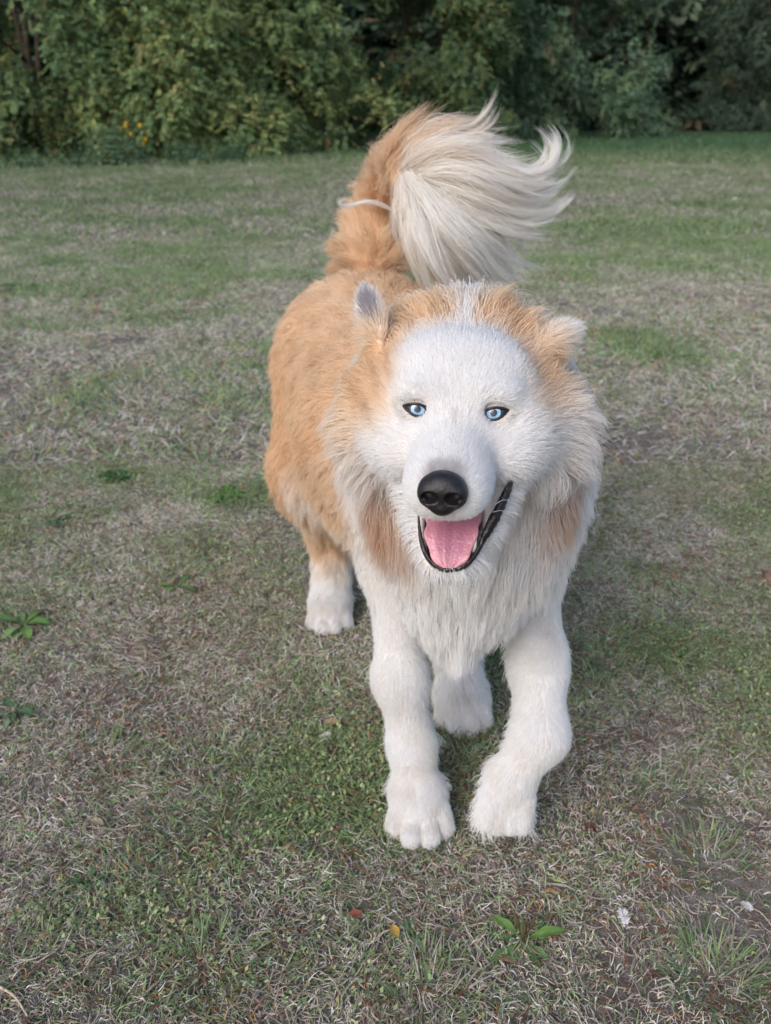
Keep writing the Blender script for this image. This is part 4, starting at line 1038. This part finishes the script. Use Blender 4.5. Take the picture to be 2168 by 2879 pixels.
for si, s in enumerate((-1, 1)):
    ec = EYE_C[si]; gaze = unit(CAMP - ec)
    er = EYE_R - 0.0006
    V, F, _ = cap(ec, gaze, er, 0.02, 2.2, 14, 40)
    eye = part(mesh_np('eye', V, F, M_EYE, loc=DOG_O))
    V, F, C = cap(ec, gaze, er + 0.0003, 0.150, 0.455, 8, 64, iris_col); mesh_np('iris', V - DOG_O, F, M_IRIS, parent=eye, col=C)
    V, F, _ = cap(ec, gaze, er + 0.0005, 0.004, 0.20, 4, 32); mesh_np('pupil', V - DOG_O, F, M_PUP, parent=eye)
    # lids: a shell over the ball with an almond opening, dark at the rim, running into the inner corner
    fwd = gaze; a = unit(np.cross(HU, fwd)); a = a if a @ HR > 0 else -a; b = np.cross(a, fwd); b = b if b[2] > 0 else -b
    seg = 72; prof = [(0.0, 0.0, 0), (0.03, 0.0007, 0), (0.09, 0.0010, 0), (0.15, 0.0009, 0), (0.21, 0.0008, 0.7), (0.32, 0.0007, 1), (0.45, 0.0003, 1), (0.65, -0.0003, 1)]
    V, C, Wt = [], [], []
    tilt = R(13) * s
    for (gr, hgt, wh) in prof:
        for k in range(seg):
            p = 2 * math.pi * k / seg
            ca, sa = math.cos(p), math.sin(p)
            inner = max(0.0, -s * ca); outer = max(0.0, s * ca)
            wx = 0.50 + 0.30 * inner ** 6 + 0.22 * outer ** 6; wy = 0.20 if sa > 0 else 0.31
            ox = wx * ca; oy = wy * np.sign(sa) * abs(sa) ** 1.3
            g2 = gr * (1.0 + 0.9 * inner ** 4 + 0.5 * outer ** 4) if gr < 0.26 else gr * 1.15
            ox2 = ox + g2 * ca; oy2 = oy + g2 * sa * 0.85 - (0.5 * gr * inner ** 4 if gr < 0.26 else 0.1 * inner)
            ox2, oy2 = ox2 * math.cos(tilt) - oy2 * math.sin(tilt), ox2 * math.sin(tilt) + oy2 * math.cos(tilt)
            th = math.hypot(ox2, oy2)
            dirv = math.cos(th) * fwd + (math.sin(th) / max(th, 1e-6)) * (ox2 * a + oy2 * b)
            V.append(ec + dirv * (EYE_R + 0.0002 + hgt)); C.append(srgb(30, 26, 27) * (1 - wh) + srgb(250, 244, 240) * wh)
    V = np.array(V); nr = len(prof)
    F = np.array([(i * seg + k, i * seg + (k + 1) % seg, (i + 1) * seg + (k + 1) % seg, (i + 1) * seg + k) for i in range(nr - 1) for k in range(seg)])
    mesh_np('eyelid', V - DOG_O, F, M_LIDS, parent=eye, col=np.array(C))
    # short hair on the lids, a few dark lashes
    rl = np.random.default_rng(50 + si); nh = 7000
    ri = rl.uniform(3.7, nr - 1.01, nh); ki = rl.random(nh) * seg; i0 = ri.astype(int); k0 = ki.astype(int) % seg; fr_ = (ri - i0)[:, None]
    root_ = V[i0 * seg + k0] * (1 - fr_) + V[(i0 + 1) * seg + k0] * fr_ + rl.normal(0, 0.0004, (nh, 3))
    nn_ = unit(root_ - ec); out_ = unit(root_ - (ec + fwd * np.sum((root_ - ec) * fwd, -1, keepdims=True)))
    fl_ = unit(out_ * 0.8 + unit(root_ - NOSE) * 0.5 + rl.normal(0, 0.2, (nh, 3))); LL_ = rl.uniform(0.0045, 0.009, nh)
    K_ = 5; P_ = np.zeros((nh, K_, 3)); P_[:, 0] = root_
    for k in range(1, K_): P_[:, k] = P_[:, k - 1] + unit(fl_ + nn_ * (0.45 - 0.12 * k)) * (LL_ / (K_ - 1))[:, None]
    col_ = np.tile(srgb(248, 244, 240), (nh, 1)) * rl.uniform(0.8, 1.0, (nh, 1)); dk = rl.random(nh) < 0.04 * (ri < 4.2); col_[dk] = srgb(90, 74, 66)
    lidh.append((P_, 0.00020 * rl.uniform(0.7, 1.2, (nh, 1)) * np.array([1, 1, .9, .6, .2]), col_))
P = np.concatenate([l[0] for l in lidh]); W = np.concatenate([l[1] for l in lidh]); C = np.concatenate([l[2] for l in lidh])
o = part(curves_np('eyelid_hair', P, W, C, M_FUR, loc=DOG_O)); o['kind'] = 'stuff'

# ------------------------------------------------------------------ mouth: tongue, lips, teeth
M_TONGUE = mat_attr('tongue', rough=0.26, spec=0.5, vary=0.14, vscale=90)
_nt = M_TONGUE.node_tree; _p = next(n_ for n_ in _nt.nodes if n_.type == 'BSDF_PRINCIPLED'); _tc = _nt.nodes.new('ShaderNodeTexCoord'); _n2 = _nt.nodes.new('ShaderNodeTexNoise'); _n2.inputs['Scale'].default_value = 420
_b = _nt.nodes.new('ShaderNodeBump'); _b.inputs['Strength'].default_value = 0.5; _b.inputs['Distance'].default_value = 0.002
_nt.links.new(_tc.outputs['Object'], _n2.inputs['Vector']); _nt.links.new(_n2.outputs['Fac'], _b.inputs['Height']); _nt.links.new(_b.outputs[0], _p.inputs['Normal'])
_p.inputs['Subsurface Weight'].default_value = 0.2; _p.inputs['Subsurface Radius'].default_value = (0.004, 0.0015, 0.001); _p.inputs['Subsurface Scale'].default_value = 1.0
M_LIP = mat_plain('lip', (0.014, 0.010, 0.012), rough=0.30, spec=0.5, noise=0.5, nscale=140, bump=0.9, bscale=260)
M_TOOTH = mat_plain('tooth', (0.72, 0.66, 0.55), rough=0.25, spec=0.5, noise=0.06)
ns, nw = 30, 48
TC = []
path = resample([(-0.004, -0.073), (0.020, -0.078), (0.040, -0.089), (0.056, -0.103), (0.0655, -0.1155)], ns)
V = []
for i in range(ns):
    s = i / (ns - 1)
    hwid = 0.0242 * (1 if s < 0.62 else math.sqrt(max(0.0, 1 - ((s - 0.62) / 0.385) ** 2)) )
    hwid = max(hwid * (1 - 0.10 * sstep(0.45, 0.6, s)) * (1 + 0.07 * math.exp(-((s - 0.46) / 0.06) ** 2)), 0.0015)
    tdir = path[min(i + 1, ns - 1)] - path[max(i - 1, 0)]; tdir = tdir / np.linalg.norm(tdir); nup = np.array([-tdir[1], tdir[0]])
    nup = nup if nup[1] > 0 else -nup
    for j in range(nw):
        a = 2 * math.pi * j / nw; x = math.cos(a); y = math.sin(a)
        rr_ = hwid * x
        if y >= 0: h = 0.0045 * (y ** 0.6) * (1 - 0.45 * math.exp(-(x / 0.12) ** 2) - 0.10 * math.sin(x * 13)) + 0.0028 * abs(x) ** 4 * (0.4 < s < 0.9)
        else: h = -0.004 * (-y) ** 0.8
        edge = 0.0012 * math.sin(s * 21 + 1.0 * (x > 0)) * abs(x) ** 3
        pf, pu = path[i] + nup * (h + edge)
        V.append(H(rr_ + edge * x + 0.0038, pf, pu)); kk = abs(x) ** 2.5 * sstep(0.15, 0.6, s) + 0.5 * sstep(0.8, 1.0, s); kk = min(1, kk); TC.append((srgb(172, 110, 130) * (1 - kk) + srgb(208, 144, 154) * kk) * (0.86 if abs(x) < 0.12 and y > 0 else 1.0) * (0.94 + 0.06 * math.sin(x * 11 + s * 3)))
F = [(i * nw + j, i * nw + (j + 1) % nw, (i + 1) * nw + (j + 1) % nw, (i + 1) * nw + j) for i in range(ns - 1) for j in range(nw)]
tg = mesh_np('tongue', np.array(V), np.array(F), M_TONGUE, col=np.array(TC), loc=DOG_O); part(tg)

lip_pts = [(-0.025, 0.040, -0.080), (-0.0235, 0.045, -0.089), (-0.021, 0.051, -0.098), (-0.0155, 0.0585, -0.1085), (-0.006, 0.0650, -0.1150), (0.003, 0.0672, -0.116), (0.0165, 0.0635, -0.1135), (0.0255, 0.0550, -0.1055), (0.0325, 0.044, -0.092), (0.041, 0.033, -0.076), (0.047, 0.023, -0.063), (0.052, 0.013, -0.052)]
lp = resample(lip_pts, 60); V = []; seg = 10
for i in range(60):
    s = i / 59; t = lp[min(i + 1, 59)] - lp[max(i - 1, 0)]; t /= np.linalg.norm(t)
    u = np.array([0, 0.45, 0.9]); u = u - t * (u @ t); u /= np.linalg.norm(u); w = np.cross(t, u)
    rad = np.interp(s, [0, 0.15, 0.35, 0.6, 0.72, 0.9, 1], [0.0015, 0.0034, 0.0028, 0.0034, 0.0074, 0.0060, 0.0030])
    for k in range(seg):
        a = 2 * math.pi * k / seg; wob = 1 + 0.10 * math.sin(i * 3.1 + k) + 0.06 * math.sin(i * 1.3) * (0.62 < s)
        V.append(H(*(lp[i] + rad * wob * (math.cos(a) * u * 0.95 + math.sin(a) * w * 0.6))))
F = [(i * seg + k, i * seg + (k + 1) % seg, (i + 1) * seg + (k + 1) % seg, (i + 1) * seg + k) for i in range(59) for k in range(seg)]
part(mesh_np('lower_lip', np.array(V), np.array(F), M_LIP, loc=DOG_O))
def tooth(r_, f_, u_, h, w, lean=0.0):
    V, F = tube([H(r_, f_, u_ - 0.003), H(r_ + lean * 0.3, f_ + 0.0005, u_ + h * 0.4), H(r_ + lean, f_, u_ + h)], [w, w * 0.8, w * 0.12], 8)
    return part(mesh_np('tooth', V, F, M_TOOTH, loc=DOG_O))
tooth(0.0235, 0.050, -0.102, 0.009, 0.0024, 0.002)
for (px, py, dx, dy) in [(1140, 1382, -38, -8), (1142, 1400, -52, -2), (1145, 1418, -60, 12), (1148, 1436, -58, 22), (1152, 1450, -50, 32), (1148, 1408, -45, 6), (1158, 1462, -38, 40), (1390, 1420, 48, -10), (1385, 1440, 52, 10)]:
    a = at(px, py, 0.665); b = at(px + dx, py + dy, 0.68); m = (a + b) / 2 + np.array([0, 0, 0.003])
    P = np.array([resample([a, m, b], 6)]); o = curves_np('whisker', P, np.full((1, 6), 0.0003) * np.array([1, 1, .9, .8, .5, .2]), np.array([[0.85, 0.85, 0.85]]), M_FUR, loc=DOG_O); part(o)

M_DROOL = mat_plain('saliva', (0.85, 0.87, 0.9), rough=0.05, spec=0.6, noise=0.03); M_DROOL.node_tree.nodes['Principled BSDF'].inputs['Transmission Weight'].default_value = 0.7
for (q0, q1, rr0) in (((1252, 1618), (1262, 1694), 0.0006), ((1322, 1608), (1328, 1655), 0.0008)):
    a = at(*q0, 0.668); b = at(*q1, 0.672)
    V, F = tube(resample([a, a * .5 + b * .5 + np.array([0.0006, 0, 0]), b], 9), [rr0 * k_ for k_ in (1.4, .7, .5, .4, .4, .5, .7, 1.6, 0.6)], 7)
    part(mesh_np('drool', V, F, M_DROOL, loc=DOG_O))

# ------------------------------------------------------------------ small things in the lawn
M_DOWN = mat_attr('down_feather', rough=0.7, transl=0.3, spec=0.1)
def feather(label, px, py, size, seed):
    r = np.random.default_rng(seed); c = ground_at(px, py); c[2] = gz(c[0:1], c[1:2])[0] + 0.006
    n, K = 180, 5
    az = r.random() * 6.28; ax_ = np.array([math.cos(az), math.sin(az), 0.25]); sd_ = np.array([-math.sin(az), math.cos(az), 0.1])
    t = r.random(n); sg = np.where(r.random(n) < 0.5, 1.0, -1.0)
    P = np.zeros((n, K, 3)); P[:, 0] = c + ax_ * ((t - 0.5) * size)[:, None] + np.array([0, 0, 1]) * (0.15 * size * np.sin(t * 3.1))[:, None]
    d = unit(sd_ * sg[:, None] + ax_ * r.uniform(0.4, 1.0, (n, 1)) + r.normal(0, 0.25, (n, 3)) + np.array([0, 0, 0.2])); cu = r.normal(0, 0.4, (n, 3))
    bl = size * 0.33 * (0.4 + np.sin(np.pi * t) * r.uniform(0.5, 1.0, n))
    for k in range(1, K): P[:, k] = P[:, k - 1] + unit(d + cu * k / K) * (bl / (K - 1))[:, None]
    P[:, :, 2] = np.maximum(P[:, :, 2], c[2] - 0.003)
    o = curves_np('white_feather', P, np.full((n, K), 0.00035) * np.array([1, 1, .9, .6, .2]), np.tile(srgb(236, 234, 236), (n, 1)) * r.uniform(0.85, 1.0, (n, 1)), M_DOWN, loc=c)
    return tag(o, label, 'feather', 'white feathers in the grass')
feather('white downy feather right of the dog\'s cheek', 1752, 1182, 0.034, 1)
feather('small white feather beside the plantain in the right foreground', 1752, 2600, 0.022, 2)
feather('tiny white feather far off near the right picture edge', 2062, 568, 0.075, 3)
feather('pale feather under a dry stem left of the front paw', 912, 2082, 0.020, 4)
feather('white scrap of down on the bare soil at lower right', 2095, 2560, 0.016, 5)

def plantain(label, px, py, n_leaf, size, seed, pal, spikes=0):
    r = np.random.default_rng(seed); c = ground_at(px, py); c[2] = gz(c[0:1], c[1:2])[0]
    root = empty('plantain', c); tag(root, label, 'weed', 'broad-leaved weeds in the lawn')
    for k in range(n_leaf):
        a = k * 2.4 + r.normal(0, 0.3); L = size * r.uniform(0.7, 1.15); w = L * r.uniform(0.26, 0.36); el = r.uniform(0.05, 0.8)
        K, J = 8, 5; V = []; d = np.array([math.cos(a), math.sin(a), 0]); sd = np.array([-math.sin(a), math.cos(a), 0])
        p = np.array([0, 0, 0.004]); pts = [p]
        for i in range(1, K):
            e = el - 1.1 * i / K; p = p + (d * math.cos(e) + np.array([0, 0, math.sin(e)])) * L / (K - 1); pts.append(np.maximum(p, [-9, -9, 0.004]))
        for i in range(K):
            s = i / (K - 1); ww = w * np.interp(s, [0, 0.2, 0.35, 0.6, 0.85, 1], [0.10, 0.12, 0.6, 1, 0.65, 0.03])
            for j in range(J):
                t = j / (J - 1) * 2 - 1; V.append(pts[i] + sd * ww * t * 0.5 + np.array([0, 0, 1]) * (0.12 * ww * t * t + 0.0012 * math.sin(i * 2.1 + j * 3 + k)))
        F = [(i * J + j, i * J + j + 1, (i + 1) * J + j + 1, (i + 1) * J + j) for i in range(K - 1) for j in range(J - 1)]
        cc_ = pal[r.integers(0, len(pal))] * r.uniform(0.8, 1.1)
        V = np.array(V); vv = np.tile(cc_, (len(V), 1)) * r.uniform(0.9, 1.1, (len(V), 1)); vv[np.arange(len(V)) % J == 2] *= 1.25
        mesh_np('leaf', V, np.array(F), M_LEAF, parent=root, col=vv)
    for k in range(spikes):
        a = r.random() * 6.28; e = np.array([math.cos(a) * 0.25, math.sin(a) * 0.25, 1]) * size * r.uniform(0.9, 1.3)
        V, F = tube([np.zeros(3), e * 0.5, e * 0.55, e * 0.8, e], [0.0009, 0.0009, 0.0022, 0.0022, 0.0008], 6)
        mesh_np('flower_spike', V, F, M_SPIKE, parent=root)
M_SPIKE = mat_plain('plantain_spike', (0.12, 0.085, 0.045), rough=0.8, spec=0.1, noise=0.4, nscale=600, bump=0.8, bscale=900)
PG = np.array([srgb(110, 142, 76), srgb(96, 128, 76), srgb(122, 150, 96)]); PB = np.array([srgb(106, 134, 98), srgb(92, 120, 84), srgb(124, 146, 112)])
plantain('plantain with a bright green leaf and brown spikes, right foreground', 1470, 2660, 10, 0.046, 1, PG, 3)
plantain('dark green plantain rosette in the lower left lawn', 240, 2500, 7, 0.036, 2, PB)
plantain('broad-leaved weed rosette at the left picture edge', 70, 1765, 13, 0.062, 3, PG)
plantain('spreading leafy weed at left below the rosette', 40, 2010, 14, 0.048, 4, PB)
plantain('dark green weed clump left of the dog\'s flank', 330, 1345, 24, 0.055, 5, np.array([srgb(78, 110, 58), srgb(66, 98, 54)]))
plantain('flat pale weed rosette in the left lawn', 150, 1470, 12, 0.055, 6, PB)
plantain('bright green weed clump beside the dog\'s belly', 640, 1400, 26, 0.055, 7, np.array([srgb(90, 128, 58), srgb(80, 116, 56)]))
plantain('small weed in the lawn left of the hind paw', 500, 1660, 6, 0.045, 8, PG)
plantain('leafy tuft far left in the middle distance', 62, 812, 12, 0.13, 9, np.array([srgb(76, 108, 60), srgb(66, 96, 56)]))
plantain('small plantain at the right of the lifted paw', 1895, 1860, 6, 0.04, 10, PG)
plantain('small green weed between the standing front paw and the bottom edge', 1150, 2640, 5, 0.03, 11, PB)

def fallen_leaf(label, px, py, size, seed, colr):
    r = np.random.default_rng(seed); c = ground_at(px, py); c[2] = gz(c[0:1], c[1:2])[0] + 0.012
    a = r.random() * 6.28; V = []; K, J = 9, 5
    for i in range(K):
        s = i / (K - 1); w = size * 0.5 * math.sin(math.pi * min(1, s * 0.95 + 0.03)) ** 0.8
        for j in range(J):
            t = j / (J - 1) * 2 - 1; V.append([(s - .5) * size * math.cos(a) - w * t * math.sin(a) * .6, (s - .5) * size * math.sin(a) + w * t * math.cos(a) * .6, 0.25 * w * t * t + 0.15 * size * (s - .5) ** 2])
    F = [(i * J + j, i * J + j + 1, (i + 1) * J + j + 1, (i + 1) * J + j) for i in range(K - 1) for j in range(J - 1)]
    o = mesh_np('fallen_leaf', np.array(V), np.array(F), M_LEAF, col=np.tile(colr, (len(V), 1)) * r.uniform(0.85, 1.1, (len(V), 1))); o.location = c
    tag(o, label, 'leaf', 'fallen leaves on the lawn')
fallen_leaf('curled tan fallen leaf left of the front paw', 935, 2055, 0.026, 1, srgb(176, 148, 116))
fallen_leaf('rusty fallen leaf in the lawn left of the dog\'s back', 270, 885, 0.07, 2, srgb(168, 112, 74))
fallen_leaf('dark brown fallen leaf right of the lifted paw', 1655, 2352, 0.018, 3, srgb(104, 76, 66))
fallen_leaf('small grey dried leaf in the lower left weeds', 275, 2335, 0.022, 4, srgb(150, 138, 118))
fallen_leaf('yellowed leaf lying below the front paws', 1110, 2640, 0.018, 5, srgb(186, 150, 76))
fallen_leaf('reddish brown leaf scrap in the lower middle', 1000, 2590, 0.016, 6, srgb(150, 86, 70))
# dry twig and a stone at the picture edges
a = ground_at(-10, 2770, 0.01); b = ground_at(78, 2858, 0.012)
V, F = tube(resample([a, (a + b) / 2 + np.array([0.002, 0.003, 0.003]), b], 8), np.linspace(0.0018, 0.0010, 8), 6)
M_TWIG = mat_plain('dry_stalk', (0.45, 0.36, 0.28), rough=0.8, spec=0.2, noise=0.25, nscale=200)
o = mesh_np('dry_stalk', V, F, M_TWIG, loc=a); tag(o, 'pale dry stalk in the bottom left corner', 'stalk')
c = ground_at(2166, 1640); rs = np.random.default_rng(8)
th = np.linspace(0.05, math.pi - 0.05, 10); phv = np.linspace(0, 2 * math.pi, 16, endpoint=False); V = []
for t in th:
    for p in phv:
        k = 1 + 0.10 * math.sin(3 * p + t * 2) + 0.06 * math.sin(5 * t + p)
        V.append(k * np.array([0.017 * math.sin(t) * math.cos(p), 0.021 * math.sin(t) * math.sin(p), 0.015 * math.cos(t)]))
F = [(i * 16 + j, i * 16 + (j + 1) % 16, (i + 1) * 16 + (j + 1) % 16, (i + 1) * 16 + j) for i in range(9) for j in range(16)]
M_STONE = mat_plain('stone', (0.20, 0.13, 0.095), rough=0.75, spec=0.3, noise=0.3, nscale=90, bump=0.5)
o = mesh_np('brown_stone', np.array(V), np.array(F), M_STONE); o.location = (c[0], c[1], 0.010); tag(o, 'rounded brown stone at the right picture edge', 'stone')
